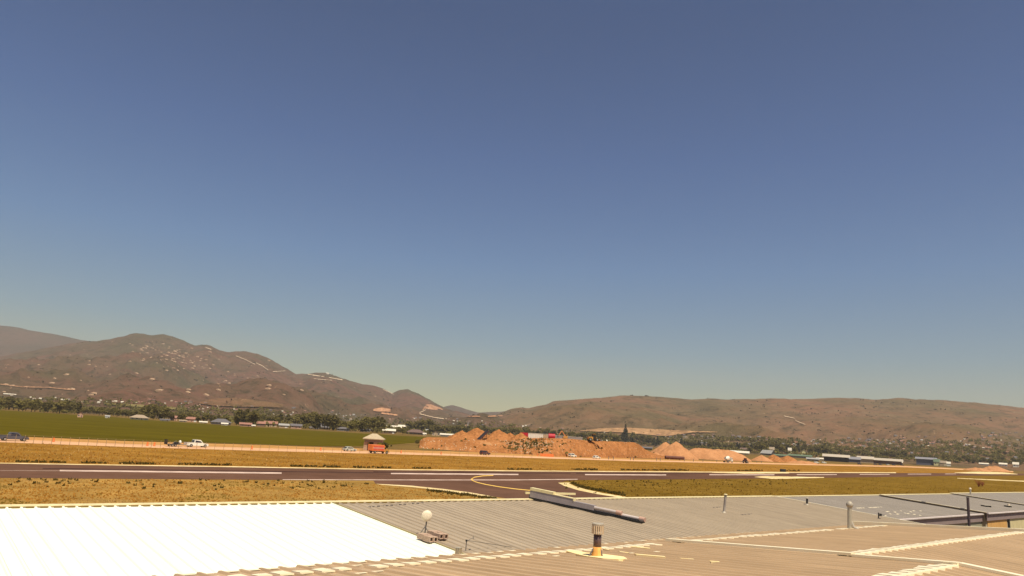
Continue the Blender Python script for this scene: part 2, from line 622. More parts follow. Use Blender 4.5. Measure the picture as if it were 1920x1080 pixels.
def patch(name, up, lo, m, lift=3.0, step=3, n=4):
    mb = MB()
    x0, x1 = up[0][0], up[-1][0]
    k = max(2, int((x1 - x0) / step))
    g_ = []
    for i in range(k + 1):
        x = x0 + (x1 - x0) * i / k
        yu = interp(up, x) + 0.7 * noise.noise(Vector((x * .2, 1, 1)))
        yl = interp(lo, x) + 0.7 * noise.noise(Vector((x * .2, 5, 1)))
        col = []
        for j in range(n + 1):
            p = terrain(x, yu + (yl - yu) * j / n)
            col.append(None if p is None else p + Vector((0, 0, lift)) - (p - CAM).normalized() * lift)
        g_.append(col)
    for i in range(k):
        for j in range(n):
            q = (g_[i][j], g_[i][j + 1], g_[i + 1][j + 1], g_[i + 1][j])
            if all(v is not None for v in q) and max(v.y for v in q) - min(v.y for v in q) < 700:
                mb.quad(*q)
    if mb.f:
        tag(mb.build(name, m), kind='structure')


ribbon('mountain_track', [(480, 681), (492, 687), (503, 695)], 1.3, M_scar)
ribbon('mountain_track', [(512, 698), (535, 696)], 1.2, M_scar)
ribbon('mountain_track', [(577, 702.5), (600, 706), (620, 709), (642, 713)], 1.6, M_scar)
ribbon('mountain_track', [(588, 711), (605, 712.5), (622, 714)], 1.2, M_scar)
ribbon('mountain_track', [(718, 731), (728, 735), (738, 740.5)], 1.3, M_scar)
ribbon('mountain_track', [(804, 766.5), (796, 770.5), (784, 776), (798, 780), (815, 784), (838, 787)], 1.5, M_scar)
ribbon('ridge_track', [(1470, 781), (1490, 785.5), (1492, 790), (1510, 797.5)], 1.2, M_scar)
ribbon('mountain_track', [(385, 652), (396, 656)], 1.4, M_scar)
ribbon('mountain_track', [(442, 668), (460, 675), (478, 684)], 1.1, M_scar)
ribbon('foothill_road', [(0, 722), (40, 727), (90, 728), (140, 733)], 1.1, M_cut)
patch('red_cut', [(792, 768), (800, 758), (808, 759), (830, 767)], [(792, 769), (808, 772), (830, 770)], M_cut)
patch('red_cut', [(700, 768), (715, 765), (732, 768)], [(700, 772), (715, 773), (732, 773)], M_cut)
patch('red_cut', [(715, 774), (745, 778)], [(715, 777), (745, 781)], M_cut)
patch('red_cut', [(875, 780.5), (900, 781)], [(875, 782.5), (900, 783)], M_cut)
patch('red_cut', [(915, 781), (942, 779)], [(915, 783), (942, 781.5)], M_cut)
M_tanf = mat('stubble_field', (0.30, 0.165, 0.080), (0.42, 0.24, 0.12), scale=0.006, fine=0.3)
patch('stubble_field', [(1088, 808.5), (1130, 804), (1175, 803), (1230, 806), (1300, 809.5), (1345, 811)],
      [(1088, 809.5), (1130, 811), (1175, 812.5), (1230, 818), (1252, 819), (1300, 812), (1345, 812)], M_tanf)
M_mead = mat('olive_meadow', (0.17, 0.13, 0.05), (0.21, 0.16, 0.06), scale=0.01)
patch('meadow', [(195, 757), (270, 761)], [(195, 760), (270, 766)], M_mead)
patch('meadow', [(310, 764), (350, 768)], [(310, 769), (350, 771)], M_mead)
patch('red_foothill', [(372, 756), (400, 749), (440, 747), (480, 752), (530, 759)], [(372, 758), (400, 762), (440, 764), (480, 765), (530, 766)], M_h2)

# ------------------------------------------------------------------ trees
TREE_M = [mat('foliage_a', (0.165, 0.132, 0.042), (0.235, 0.182, 0.058), scale=0.6, rnd=0.2),
          mat('foliage_b', (0.185, 0.150, 0.046), (0.260, 0.205, 0.062), scale=0.6, rnd=0.2),
          mat('foliage_c', (0.215, 0.182, 0.050), (0.295, 0.240, 0.068), scale=0.6, rnd=0.15),
          mat('foliage_conifer', (0.066, 0.062, 0.028), (0.105, 0.092, 0.038), scale=0.6, rnd=0.15)]
for m_ in TREE_M:                  # light passes through leaves
    N_, L_ = m_.node_tree.nodes, m_.node_tree.links
    b_ = N_['Principled BSDF']
    src = b_.inputs['Base Color'].links[0].from_socket
    tr_ = N_.new('ShaderNodeBsdfTranslucent')
    mx_ = N_.new('ShaderNodeMixShader')
    mx_.inputs[0].default_value = 0.42
    L_.new(src, tr_.inputs['Color'])
    L_.new(b_.outputs[0], mx_.inputs[1])
    L_.new(tr_.outputs[0], mx_.inputs[2])
    L_.new(mx_.outputs[0], N_['Material Output'].inputs['Surface'])
M_bark = mat('bark', (0.07, 0.05, 0.035), (0.12, 0.09, 0.06), scale=3)


def leafq(mb, c, r, rnd):
    a = Vector((rnd.gauss(0, 1), rnd.gauss(0, 1), rnd.gauss(0, 1))).normalized()
    b = a.orthogonal().normalized()
    c2 = a.cross(b)
    w = r * rnd.uniform(0.6, 1.2)
    h = r * rnd.uniform(0.6, 1.2)
    mb.quad(c - b * w - c2 * h * .6, c + b * w * .7 - c2 * h, c + b * w + c2 * h * .7, c - b * w * .6 + c2 * h)


def crown_mesh(kind, seed, n):
    """unit-height tree crown, base of the tree at z=0, top at z=1"""
    rnd = random.Random(seed)
    mb = MB()
    if kind == 'round':
        blobs = [(Vector((rnd.uniform(-.17, .17), rnd.uniform(-.17, .17), rnd.uniform(.38, .74))), rnd.uniform(.15, .25)) for _ in range(7)]
        blobs.append((Vector((0, 0, .8)), .19))
    elif kind == 'tall':
        blobs = [(Vector((rnd.uniform(-.08, .08), rnd.uniform(-.08, .08), .22 + .65 * i / 6)), .16 - .05 * abs(i - 2) / 3) for i in range(7)]
    elif kind == 'bush':
        blobs = [(Vector((rnd.uniform(-.4, .4), rnd.uniform(-.4, .4), rnd.uniform(.3, .6))), rnd.uniform(.25, .38)) for _ in range(6)]
    else:
        blobs = None
    for i in range(n):
        if blobs:
            c, r = rnd.choice(blobs)
            d = Vector((rnd.gauss(0, 1), rnd.gauss(0, 1), rnd.gauss(0, 1))).normalized()
            p = c + d * r * rnd.uniform(.55, 1.05)
            p.z = max(p.z, .06)
            leafq(mb, p, 0.055 if kind != 'bush' else 0.09, rnd)
        else:
            h = rnd.random() ** 1.4
            r = .20 * (1 - h) ** .9 * rnd.uniform(.4, 1.08) + .012
            a = rnd.uniform(0, 2 * PI)
            leafq(mb, Vector((r * math.cos(a), r * math.sin(a), .06 + .93 * h)), .03 + .03 * (1 - h), rnd)
    return mb


def trunk_mb(kind):
    mb = MB()
    if kind == 'bush':
        for k in range(3):
            a = k * 2.1
            mb.cyl((0, 0, 0), (.2 * math.cos(a), .2 * math.sin(a), .45), .03, .01, 6)
        return mb
    mb.cyl((0, 0, -.02), (0, 0, .45), .024, .014, 7)
    for k in range(4):
        a = k * 1.57 + .4
        mb.cyl((0, 0, .28 + .04 * k), (.12 * math.cos(a), .12 * math.sin(a), .5 + .07 * k), .012, .005, 5)
    return mb


CROWN, TRUNK = {}, {}
for kind in ('round', 'tall', 'bush', 'conifer'):
    TRUNK[kind] = trunk_mb(kind).mesh('trunk', M_bark)
    for v in range(3):
        for mi, m in enumerate(TREE_M):
            if kind == 'conifer' and mi != 3:
                continue
            key = (kind, v, mi)
            if mi == 0 or kind == 'conifer':
                base = crown_mesh(kind, 100 + v * 7 + len(kind), 420 if kind != 'conifer' else 500).mesh('crown', m)
                CROWN[key] = base
            else:
                c = CROWN[(kind, v, 0)].copy()
                c.materials[0] = m
                CROWN[key] = c
TREE_NAMES = {'round': 'broadleaf_tree', 'tall': 'poplar_tree', 'bush': 'shrub', 'conifer': 'conifer_tree'}


def tree(p, h, kind, mi, label, group, wide=1.0):
    v = random.randrange(3)
    mi = 3 if kind == 'conifer' else mi
    r = empty(TREE_NAMES[kind], p, random.uniform(0, 6.28), label, 'shrub' if kind == 'bush' else 'tree', group)
    r.scale = (h * wide, h * wide, h)
    inst('crown', CROWN[(kind, v, mi)], r)
    inst('trunk', TRUNK[kind], r)
    return r


ORD = ['first', 'second', 'third', 'fourth', 'fifth', 'sixth', 'seventh', 'eighth', 'ninth', 'tenth', 'eleventh', 'twelfth']


def tree_row(x0, x1, n, dy, hlo, hhi, kinds, where, edge=FIELD_FAR, mis=(0, 1), wide=1.25):
    """dy: pixels above the field edge for the base; heights in pixels"""
    for i in range(n):
        px = x0 + (x1 - x0) * (i + random.uniform(.15, .85)) / n
        py = interp(edge, px) - random.uniform(dy[0], dy[1])
        p = terrain(px, py)
        if p is None:
            continue
        kind = random.choice(kinds)
        mi = random.choice(mis)
        h = random.uniform(hlo, hhi) * mpp(p)
        ordn = ORD[i] if i < len(ORD) else str(i + 1) + 'th'
        word = {'round': 'broadleaf tree', 'tall': 'tall narrow tree', 'bush': 'low shrub', 'conifer': 'dark conifer'}[kind]
        tone = 'dark' if kind == 'conifer' else ('dark green', 'olive green', 'light green')[mi]
        lab = (tone + ' ' + word + ', ' + ordn + ' from left ' + where).replace('dark dark', 'dark')
        tree(p, h, kind, mi, lab, 'trees ' + where, wide)


RT = ['round', 'round', 'tall']
tree_row(-60, 150, 26, (.5, 2.2), 17, 24, RT, 'in the dense row at the far left', wide=1.5)
tree_row(150, 265, 17, (.8, 3), 11, 16, ['round'], 'between red hut and tan house', mis=(0, 1, 1), wide=1.5)
tree_row(268, 312, 8, (1, 3.5), 22, 28, RT, 'right of the tan hip-roofed house', mis=(0,), wide=1.3)
tree_row(312, 432, 17, (1.5, 4), 12, 17, RT, 'behind the low white sheds', wide=1.4)
tree_row(438, 478, 6, (1.5, 3.5), 24, 31, RT, 'left of the red-brown houses', mis=(0,), wide=1.2)
tree_row(478, 562, 13, (3, 6), 17, 24, RT, 'behind the red-brown and pink houses', wide=1.3)
tree_row(564, 628, 11, (2.5, 5), 25, 32, RT, 'in the tallest dark clump', mis=(0,), wide=1.25)
tree_row(628, 690, 10, (2, 4), 17, 23, ['round'], 'in the clump left of the shelter', mis=(1, 2), wide=1.4)
tree_row(676, 722, 7, (3, 5), 22, 29, RT, 'behind the stone shelter', mis=(0, 1), wide=1.2)
tree_row(725, 765, 6, (2, 5), 10, 15, ['round'], 'beside the brown porch house', mis=(1,))
tree_row(764, 806, 4, (9, 12), 18, 22, ['round'], 'behind the long brown-roofed house', mis=(0,), wide=1.4)
BACK = [(800, 815), (900, 817), (960, 819), (1050, 823), (1120, 829), (1200, 834), (1300, 843), (1400, 850), (1500, 857), (1600, 862), (1700, 867),
        (1800, 870), (1920, 876)]
tree_row(806, 905, 17, (2, 6), 11, 17, ['round'], 'behind the conveyor and dirt piles', BACK, wide=1.6)
tree_row(905, 975, 12, (2, 7), 10, 14, ['round'], 'left of the red container', BACK, wide=1.6)
tree_row(975, 1100, 18, (3, 8), 9, 12, ['round'], 'behind containers and excavator', BACK, wide=1.6)
tree_row(1100, 1165, 8, (1, 6), 10, 16, RT, 'between loader and tallest conifer', BACK, wide=1.5)
tree_row(1180, 1240, 10, (2, 6), 11, 18, ['round', 'conifer'], 'right of the tallest conifer', BACK)
tree_row(1275, 1420, 24, (2, 8), 9, 15, ['round', 'round', 'conifer'], 'behind twin cones and pale barn', BACK, wide=1.4)
tree_row(1420, 1545, 20, (3, 9), 13, 22, RT, 'behind the green sheds', BACK, wide=1.3)
tree_row(1545, 1700, 18, (4, 10), 9, 15, ['round'], 'behind the pale-roofed hangars', BACK, wide=1.5)
tree_row(1700, 1925, 22, (1, 8), 8, 13, ['round'], 'around the blue hangar', BACK, wide=1.5)
p = gp(1172, 835)
tree(p, 38 * mpp(p), 'conifer', 3, 'tallest dark conifer standing alone above the dirt berm', None, 1.0)
p = gp(1166, 834.5)
tree(p, 22 * mpp(p), 'conifer', 3, 'shorter grey-green conifer leaning against the tallest one', None, 1.2)
p = gp(1205, 836)
tree(p, 19 * mpp(p), 'conifer', 3, 'small narrow dark conifer right of the tallest conifer', None, .8)
for px, py, h, lab in ((722, 840, 12, 'dark round shrub at the right side of the stone shelter'),
                       (733, 837.5, 3.5, 'small dark shrub in the grass right of the box truck'),
                       (783, 832, 8, 'green shrub at the left foot of the dirt berm'),
                       (790, 836, 5, 'low green shrub just in front of the berm end')):
    p = gp(px, py)
    tree(p, h * mpp(p), 'bush', 0, lab, None, 1.0)
for px, py, h, lab in ((1835, 913, 15, 'bare reddish dead shrub in the grass beyond the far roof'),
                       (1842, 912, 10, 'smaller reddish shrub right of the dead shrub')):
    p = gp(px, py)
    r = empty('dry_shrub', p, 0, lab, 'shrub')
    hh = h * mpp(p)
    mb = MB()
    rr = random.Random(px)
    for k in range(26):
        a, b_ = rr.uniform(0, 6.28), rr.uniform(.1, .55)
        q = Vector((math.cos(a) * b_ * hh, math.sin(a) * b_ * hh, hh * rr.uniform(.5, 1)))
        mb.cyl((0, 0, 0), q, .07, .02, 5)
        mb.cyl(q * .6, q * .6 + Vector((rr.uniform(-.3, .3) * hh, rr.uniform(-.3, .3) * hh, .3 * hh)), .05, .015, 4)
    mb.build('branches', mat('rust_twigs', (0.30, 0.11, 0.045), (0.40, 0.16, 0.07), scale=2), r)

# far woodland: one mass, uncountable
rnd = random.Random(11)
wood = {0: MB(), 1: MB(), 2: MB()}
BANDS = [([(-30, 741), (240, 750), (480, 768), (640, 778), (830, 795)], [(-30, 768), (240, 781), (480, 799), (640, 808), (830, 817)], 1300),
         ([(700, 783), (900, 792), (1100, 808), (1250, 822)], [(700, 812), (900, 818), (1100, 828), (1250, 838)], 800),
         ([(1240, 816), (1400, 820), (1600, 824), (1800, 822), (1950, 818)], [(1240, 838), (1400, 849), (1600, 862), (1800, 868), (1950, 874)], 2600)]
for up, lo, cnt in BANDS:
    for i in range(cnt):
        px = rnd.uniform(up[0][0], up[-1][0])
        t = rnd.random() ** 0.7
        py = interp(up, px) + (interp(lo, px) - interp(up, px)) * t
        if noise.noise(Vector((px * .03, py * .15, 2))) < -0.22:
            continue
        p = terrain(px, py)
        if p is None or p.y > 4200 or p.y < 760:
            continue
        s = rnd.uniform(4.5, 8.5)
        mb = wood[rnd.randrange(3)]
        for q in range(7):
            c = p + Vector((rnd.gauss(0, .5) * s, rnd.gauss(0, .5) * s, s * rnd.uniform(.25, 1.0)))
            for j in range(2):
                leafq(mb, c, s * .34, rnd)
for k, mb in wood.items():
    tag(mb.build('woodland', TREE_M[(0, 1, 2)[k]]), 'distant trees scattered over the valley floor and foothills', 'woodland', kind='stuff')
# brush dotted over the hillsides
brush = MB()
for i in range(3600):
    px = rnd.uniform(-30, 1950)
    py = rnd.uniform(640, 850)
    if noise.noise(Vector((px * .02, py * .06, 9))) < 0.0:
        continue
    p = terrain(px, py)
    if p is None or p.y < 1500 or p.y > 7500:
        continue
    s = rnd.uniform(3, 8) * (p.y / 4500)
    for q in range(3):
        leafq(brush, p + Vector((rnd.gauss(0, s), rnd.gauss(0, s * .6), s * .3)), s * .7, rnd)
tag(brush.build('hillside_brush', mat('brush_dull', (.085, .064, .034), (.11, .08, .042), scale=.05)), 'dark brush dotted over the mountain slopes', 'brush', kind='stuff')

# ------------------------------------------------------------------ houses
WALLS = {'cream': plain('wall_cream', (.72, .60, .40)), 'white': plain('wall_white', (.85, .78, .62)), 'tan': plain('wall_tan', (.50, .36, .22)),
         'pink': plain('wall_pink', (.60, .34, .22)), 'brown': plain('wall_brown', (.22, .13, .09)), 'grey': plain('wall_grey', (.32, .28, .25)),
         'blue': plain('wall_blue', (.12, .115, .15)), 'yellow': plain('wall_yellow', (.75, .66, .32)), 'dark': plain('wall_dark', (.09, .075, .065))}
ROOFS = {'tan': plain('roof_tan', (.38, .28, .19)), 'slate': plain('roof_slate', (.15, .13, .13)), 'red': plain('roof_red', (.34, .16, .11)),
         'pale': plain('roof_pale', (.74, .64, .50)), 'brown': plain('roof_brown', (.17, .10, .08)), 'dusty': plain('roof_dusty', (.50, .41, .31)), 'green': plain('roof_green', (.13, .17, .10)),
         'blue': plain('roof_blue', (.25, .23, .24)), 'grey': plain('roof_grey', (.36, .33, .30))}
M_win = mat('window_glass', (0.02, 0.022, 0.026), rough=0.15, spec=0.6)
M_trim = plain('white_trim', (.8, .76, .66))
M_door = plain('garage_door_white', (.78, .72, .6))


def house(px, py, wpx, hpx, wall, roof, label, group=None, rz=0.0, hip=False, garage=False, roof_h=.45, deep=.62, chim=False, name='house', p=None,
          win=True, gable_front=False, cat='house'):
    p = p or terrain(px, py)
    if p is None:
        return
    k = mpp(p)
    W, H = wpx * k, hpx * k
    D = max(W * deep, 5)
    hw = H * (1 - roof_h)
    hr = H * roof_h
    ang = -math.atan2(p.x, p.y) + rz
    r = empty(name, (p.x, p.y, p.z - .02), ang, label, cat, group)
    p_ = .04
    MB().box(-W / 2, W / 2, 0, D, -1, hw).build('wall', WALLS[wall], r)
    rf = MB()
    o, t = .05 * W + .25, .22
    if hip:
        v = [(-W / 2 - o, -o, hw), (W / 2 + o, -o, hw), (W / 2 + o, D + o, hw), (-W / 2 - o, D + o, hw), (-W * .2, D / 2, hw + hr), (W * .2, D / 2, hw + hr)]
        v += [(x, y, z - t) for x, y, z in v[:4]]
        rf.add(v, [(0, 1, 5, 4), (1, 2, 5), (2, 3, 4, 5), (3, 0, 4), (6, 9, 8, 7), (0, 6, 7, 1), (1, 7, 8, 2), (2, 8, 9, 3), (3, 9, 6, 0)])
    elif gable_front:
        v = [(-W / 2 - o, -o, hw), (0, -o, hw + hr), (W / 2 + o, -o, hw)]
        rf.add(v + [(x, D + o, z) for x, _, z in v] + [(x, y, z - t) for x, y, z in v] + [(x, D + o, z - t) for x, _, z in v],
               [(0, 3, 4, 1), (1, 4, 5, 2), (6, 7, 10, 9), (7, 8, 11, 10), (0, 1, 7, 6), (1, 2, 8, 7), (3, 9, 10, 4), (4, 10, 11, 5), (0, 6, 9, 3), (2, 5, 11, 8)])
        MB().add([(-W / 2, .02, hw), (W / 2, .02, hw), (0, .02, hw + hr - t)], [(0, 1, 2)]).build('gable', WALLS[wall], r)
    else:
        v = [(-W / 2 - o, -o, hw), (-W / 2 - o, D / 2, hw + hr), (-W / 2 - o, D + o, hw)]
        rf.add(v + [(-x, y, z) for x, y, z in v] + [(x, y, z - t) for x, y, z in v] + [(-x, y, z - t) for x, y, z in v],
               [(0, 3, 4, 1), (1, 4, 5, 2), (6, 7, 10, 9), (7, 8, 11, 10), (0, 1, 7, 6), (1, 2, 8, 7), (3, 9, 10, 4), (4, 10, 11, 5), (0, 6, 9, 3), (2, 5, 11, 8)])
        gm = MB()
        for s in (-1, 1):
            gm.add([(s * (W / 2 - .02), 0, hw), (s * (W / 2 - .02), D, hw), (s * (W / 2 - .02), D / 2, hw + hr - t)], [(0, 1, 2)])
        gm.build('gable', WALLS[wall], r)
    rfo = rf.build('roof', ROOFS[roof], r)
    if chim:
        MB().box(W * .15, W * .15 + .9, D * .35, D * .35 + .9, hw + hr * .3, hw + hr * 1.25).build('chimney', WALLS['tan'], rfo)
    if win:
        n = max(2, int(W / 4.5))
        for i in range(n):
            x = -W / 2 + W * (i + .5) / n
            ww = min(1.1, W / n * .25)
            if garage and i == n - 1:
                MB().box(x - ww * 1.6, x + ww * 1.3, -.06, .02, -.1, min(2.3, hw * .8)).build('garage_door', M_door, r)
                continue
            if i == n // 2:
                MB().box(x - .5, x + .5, -.06, .02, 0, min(2.1, hw * .78)).build('door', WALLS['brown'], r)
                continue
            f = MB().box(x - ww - .12, x + ww + .12, -.05, .02, hw * .38, hw * .82).build('window', M_trim, r)
            MB().box(x - ww, x + ww, -.08, -.045, hw * .42, hw * .78).build('pane', M_win, f)
    return r


HS = [
    (150, 782.5, 9, 10, 'pink', 'red', 'small red hut between the trees at the far edge of the field', dict(gable_front=True, name='hut')),
    (201, 783.6, 7, 5, 'white', 'grey', 'tiny white house under trees left of the tan hip-roofed house', {}),
    (261, 787, 30, 9, 'cream', 'tan', 'tan hip-roofed house with cream walls at the field edge', dict(hip=True, roof_h=.6)),
    (309, 789.5, 16, 4, 'white', 'slate', 'low white shed right of the tall dark tree clump', dict(name='shed')),
    (325, 788.5, 13, 9, 'pink', 'red', 'pink house with red gabled roof right of the low white shed', {}),
    (343, 791, 12, 3.6, 'cream', 'tan', 'long low cream shed between two pink houses', dict(name='shed')),
    (359, 791, 18, 9, 'pink', 'red', 'larger pink house with red roof among the trees', dict(garage=True)),
    (381, 794, 13, 4.2, 'yellow', 'pale', 'bright cream shed left of the slate-roofed house', dict(name='shed')),
    (414, 796, 34, 10.5, 'grey', 'slate', 'wide slate-roofed house with white garage beside it', dict(hip=True, roof_h=.62)),
    (421, 797.2, 11, 4.5, 'white', 'pale', 'white garage in front of the wide slate-roofed house', dict(name='garage', garage=True)),
    (460, 799.5, 20, 7, 'pink', 'red', 'red-brown low house at the foot of the tall tree clump', {}),
    (474, 800, 8, 3.6, 'white', 'pale', 'tiny pale shed right of the red-brown low house', dict(name='shed')),
    (489, 799.5, 14, 9, 'brown', 'red', 'brown house with faded red roof beside the long orange one', {}),
    (507, 800, 22, 10, 'tan', 'red', 'long two-tier house with orange-tan roof bands', dict(chim=True)),
    (532, 802, 17, 7.5, 'tan', 'grey', 'tan low house with grey roof left of the pink house', dict(garage=True)),
    (555, 803.5, 19, 8.5, 'pink', 'slate', 'pink house with dark openings under a slate roof', {}),
    (589, 804.5, 16, 4.2, 'white', 'slate', 'white-fronted garage under the tallest dark tree clump', dict(name='garage', garage=True)),
    (604, 804.5, 24, 9.5, 'grey', 'slate', 'slate-roofed house right of the white-fronted garage', dict(hip=True, roof_h=.65)),
    (618, 802, 9, 9, 'white', 'pale', 'narrow white two-storey house behind the slate roofs', {}),
    (643, 808, 22, 7, 'grey', 'slate', 'grey house with slate roof in the light tree clump', dict(hip=True)),
    (684, 809.5, 18, 6, 'grey', 'slate', 'low grey house behind the roof of the stone shelter', {}),
    (696, 808, 10, 10, 'tan', 'tan', 'tall tan house rising above the stone shelter roof', dict(gable_front=True)),
    (728, 812.5, 24, 8.5, 'brown', 'pale', 'long house with pale roof and brown porch right of the shelter', dict(garage=True)),
    (738, 806, 26, 8, 'tan', 'pale', 'cream-roofed house on the rise behind the brown porch house', {}),
    (757, 804, 20, 7, 'cream', 'pale', 'pale flat-looking house on the rise left of the dark trees', {}),
    (779, 814.5, 33, 9, 'brown', 'brown', 'long dark brown-roofed house with white end wall', dict(hip=True, roof_h=.6)),
    (796, 815.8, 6, 4, 'white', 'pale', 'small white shed at the right end of the brown-roofed house', dict(name='shed')),
    (803, 812, 14, 7, 'grey', 'grey', 'grey house behind the small white shed', {}),
    (817, 817, 14, 8.5, 'tan', 'tan', 'tan house with its gable to the field beside the dirt pile', dict(gable_front=True)),
    (838, 818.5, 24, 5.5, 'white', 'pale', 'long white barn half hidden by the first dirt pile', dict(name='barn', win=False)),
    (1255, 846, 40, 4, 'grey', 'green', 'long low green-roofed barn behind the twin dirt cones', dict(name='barn', win=False)),
    (1212, 843, 20, 5, 'dark', 'slate', 'dark long shed in the gap right of the berm', dict(name='shed', win=False)),
    (1125, 829.5, 8, 5, 'cream', 'tan', 'small cream house right of the yellow loader', {}),
    (1138, 829.5, 7, 5, 'white', 'pale', 'small white house left of the tallest conifer', {}),
    (1320, 849, 14, 6, 'tan', 'grey', 'tan house with grey roof behind the low dirt pile', {}),
    (1337, 850, 15, 7, 'brown', 'red', 'brown house with red roof behind the low dirt pile', {}),
    (1358, 851, 16, 6, 'brown', 'grey', 'brown house with grey roof left of the long pale barn', {}),
    (1384, 851.8, 36, 6.5, 'cream', 'pale', 'long pale barn with a bright roof above the mixer truck', dict(name='barn', win=False, roof_h=.55)),
    (1398, 848, 18, 8, 'dark', 'brown', 'dark brown house behind the right end of the pale barn', {}),
    (1436, 853, 21, 9, 'dark', 'grey', 'grey shed with steep gable and dark end wall', dict(name='shed', win=False, roof_h=.7, rz=-.6)),
    (1447, 849.5, 9, 11, 'tan', 'tan', 'narrow tan house behind the grey gabled shed', {}),
    (1464, 857, 22, 5, 'grey', 'green', 'low green-roofed shed between the orange dirt mounds', dict(name='shed', win=False)),
    (1500, 858.5, 38, 6, 'grey', 'green', 'long green-roofed shed behind the right orange mound', dict(name='shed', win=False)),
    (1481, 851, 6, 11, 'yellow', 'pale', 'narrow bright cream house among dark trees', {}),
    (1508, 854, 12, 11, 'yellow', 'pale', 'bright yellow-cream house with dark entry among trees', dict(gable_front=True)),
    (1524, 864, 20, 5.5, 'grey', 'grey', 'low grey shed left of the long pale-roofed hangar', dict(name='shed')),
    (1538, 863, 13, 4.5, 'white', 'pale', 'small white building left of the long pale-roofed hangar', {}),
    (1568, 865.5, 42, 13, 'dark', 'dusty', 'long hangar with pale roof and dark open side', dict(name='hangar', win=False, roof_h=.35, cat='hangar')),
    (1602, 867, 20, 10, 'blue', 'blue', 'blue-grey building between two pale-roofed hangars', dict(win=False)),
    (1623, 868, 26, 12, 'tan', 'dusty', 'pale-roofed hangar in the middle of the hangar row', dict(name='hangar', win=False, roof_h=.4, cat='hangar')),
    (1662, 870, 50, 10, 'brown', 'dusty', 'longest low hangar with pinkish pale roof', dict(name='hangar', win=False, roof_h=.4, cat='hangar')),
    (1684, 871, 14, 7, 'grey', 'pale', 'small grey building at the right end of the hangar row', {}),
    (1737, 872, 32, 14, 'blue', 'blue', 'blue hangar with white corner at the right of the valley', dict(name='hangar', win=False, roof_h=.25, cat='hangar')),
    (1757, 873, 10, 12, 'yellow', 'green', 'bright cream building against the blue hangar', {}),
    (1766, 873, 6, 9, 'tan', 'tan', 'narrow tan shed right of the bright cream building', dict(name='shed', win=False)),
    (1773, 873.5, 5, 9, 'cream', 'tan', 'narrow cream shed left of the white silo building', dict(name='shed', win=False)),
    (1779, 874, 6, 8, 'white', 'pale', 'narrow white block building at the end of the sheds', dict(win=False)),
    (1845, 872, 14, 4, 'white', 'pale', 'long thin white building at the foot of the town', dict(win=False)),
    (1881, 874, 12, 6, 'white', 'pale', 'white box building near the right edge of the valley', {}),
    (1905, 876, 9, 9, 'white', 'pale', 'tall white building near the right edge of the valley', {}),
    (121, 751.6, 11, 3.2, 'white', 'pale', 'bright white long building alone on the left foothill', dict(win=False)),
    (18, 741, 18, 3, 'cream', 'pale', 'long pale building on the foothill at the left edge', dict(win=False)),
    (614, 701.5, 5, 2.6, 'white', 'pale', 'tiny white hut on the crest of the rounded knoll', dict(name='hut', win=False)),
]
for px, py, w, h, wa, ro, lab, kw in HS:
    house(px, py, w, h, wa, ro, lab, **kw)

# town houses on the foothills: small, each its own thing
rnd = random.Random(5)
TOWN = [(( 20, 240), [(0, 740), (240, 753)], [(0, 747), (240, 760)], 22, 'on the left foothill', (1.8, 5)),
        ((240, 480), [(240, 741), (480, 765)], [(240, 758), (480, 786)], 32, 'beyond the crop field', (1.8, 4.5)),
        ((480, 860), [(480, 768), (860, 790)], [(480, 776), (860, 806)], 40, 'on the valley side beyond the shelter', (1.8, 4.5)),
        ((870, 1200), [(870, 786), (1200, 812)], [(870, 803), (1200, 824)], 26, 'beyond the containers', (1.6, 4)),
        ((1240, 1560), [(1240, 816), (1560, 824)], [(1240, 830), (1560, 846)], 85, 'in the town beyond the twin cones', (1.5, 4.5)),
        ((1560, 1920), [(1560, 826), (1920, 822)], [(1560, 856), (1920, 866)], 95, 'in the town on the right slope', (1.5, 4.5))]
proto = {}
for wa in ('cream', 'white', 'tan', 'pink', 'grey'):
    for ro in ('tan', 'pale', 'slate', 'red', 'grey'):
        w_ = MB().box(-.5, .5, 0, .6, -.3, .5).mesh('wall', WALLS[wa])
        v = [(-.54, -.05, .48), (-.54, .3, .95), (-.54, .65, .48)]
        r_ = MB().add(v + [(-x, y, z) for x, y, z in v], [(0, 3, 4, 1), (1, 4, 5, 2), (0, 1, 2), (3, 5, 4), (0, 2, 5, 3)]).mesh('roof', ROOFS[ro])
        proto[(wa, ro)] = (w_, r_)
keys = list(proto)
for (x0, x1), up, lo, cnt, where, (wl_, wh_) in TOWN:
    for i in range(cnt):
        px = rnd.uniform(x0, x1)
        py = rnd.uniform(interp(up, px), interp(lo, px))
        p = terrain(px, py)
        if p is None or p.y < 900 or p.y > 6500:
            continue
        wa, ro = rnd.choice(keys)
        if rnd.random() < .16:
            wa, ro = 'white', 'pale'
        w = rnd.uniform(wl_, wh_) * mpp(p)
        third = ('left', 'middle', 'right')[min(2, int(3 * (px - x0) / (x1 - x0)))]
        hl = ('lower', 'upper')[py < (interp(up, px) + interp(lo, px)) / 2]
        r = empty('house', p, -math.atan2(p.x, p.y) + rnd.uniform(-.5, .5),
                  '%s %s house with %s roof, %s %s part, %s' % ('tiny' if w < 9 else 'small', wa, ro, hl, third, where), 'house', 'distant houses ' + where)
        r.scale = (w, w, w * rnd.uniform(.5, .75))
        inst('wall', proto[(wa, ro)][0], r)
        inst('roof', proto[(wa, ro)][1], r)

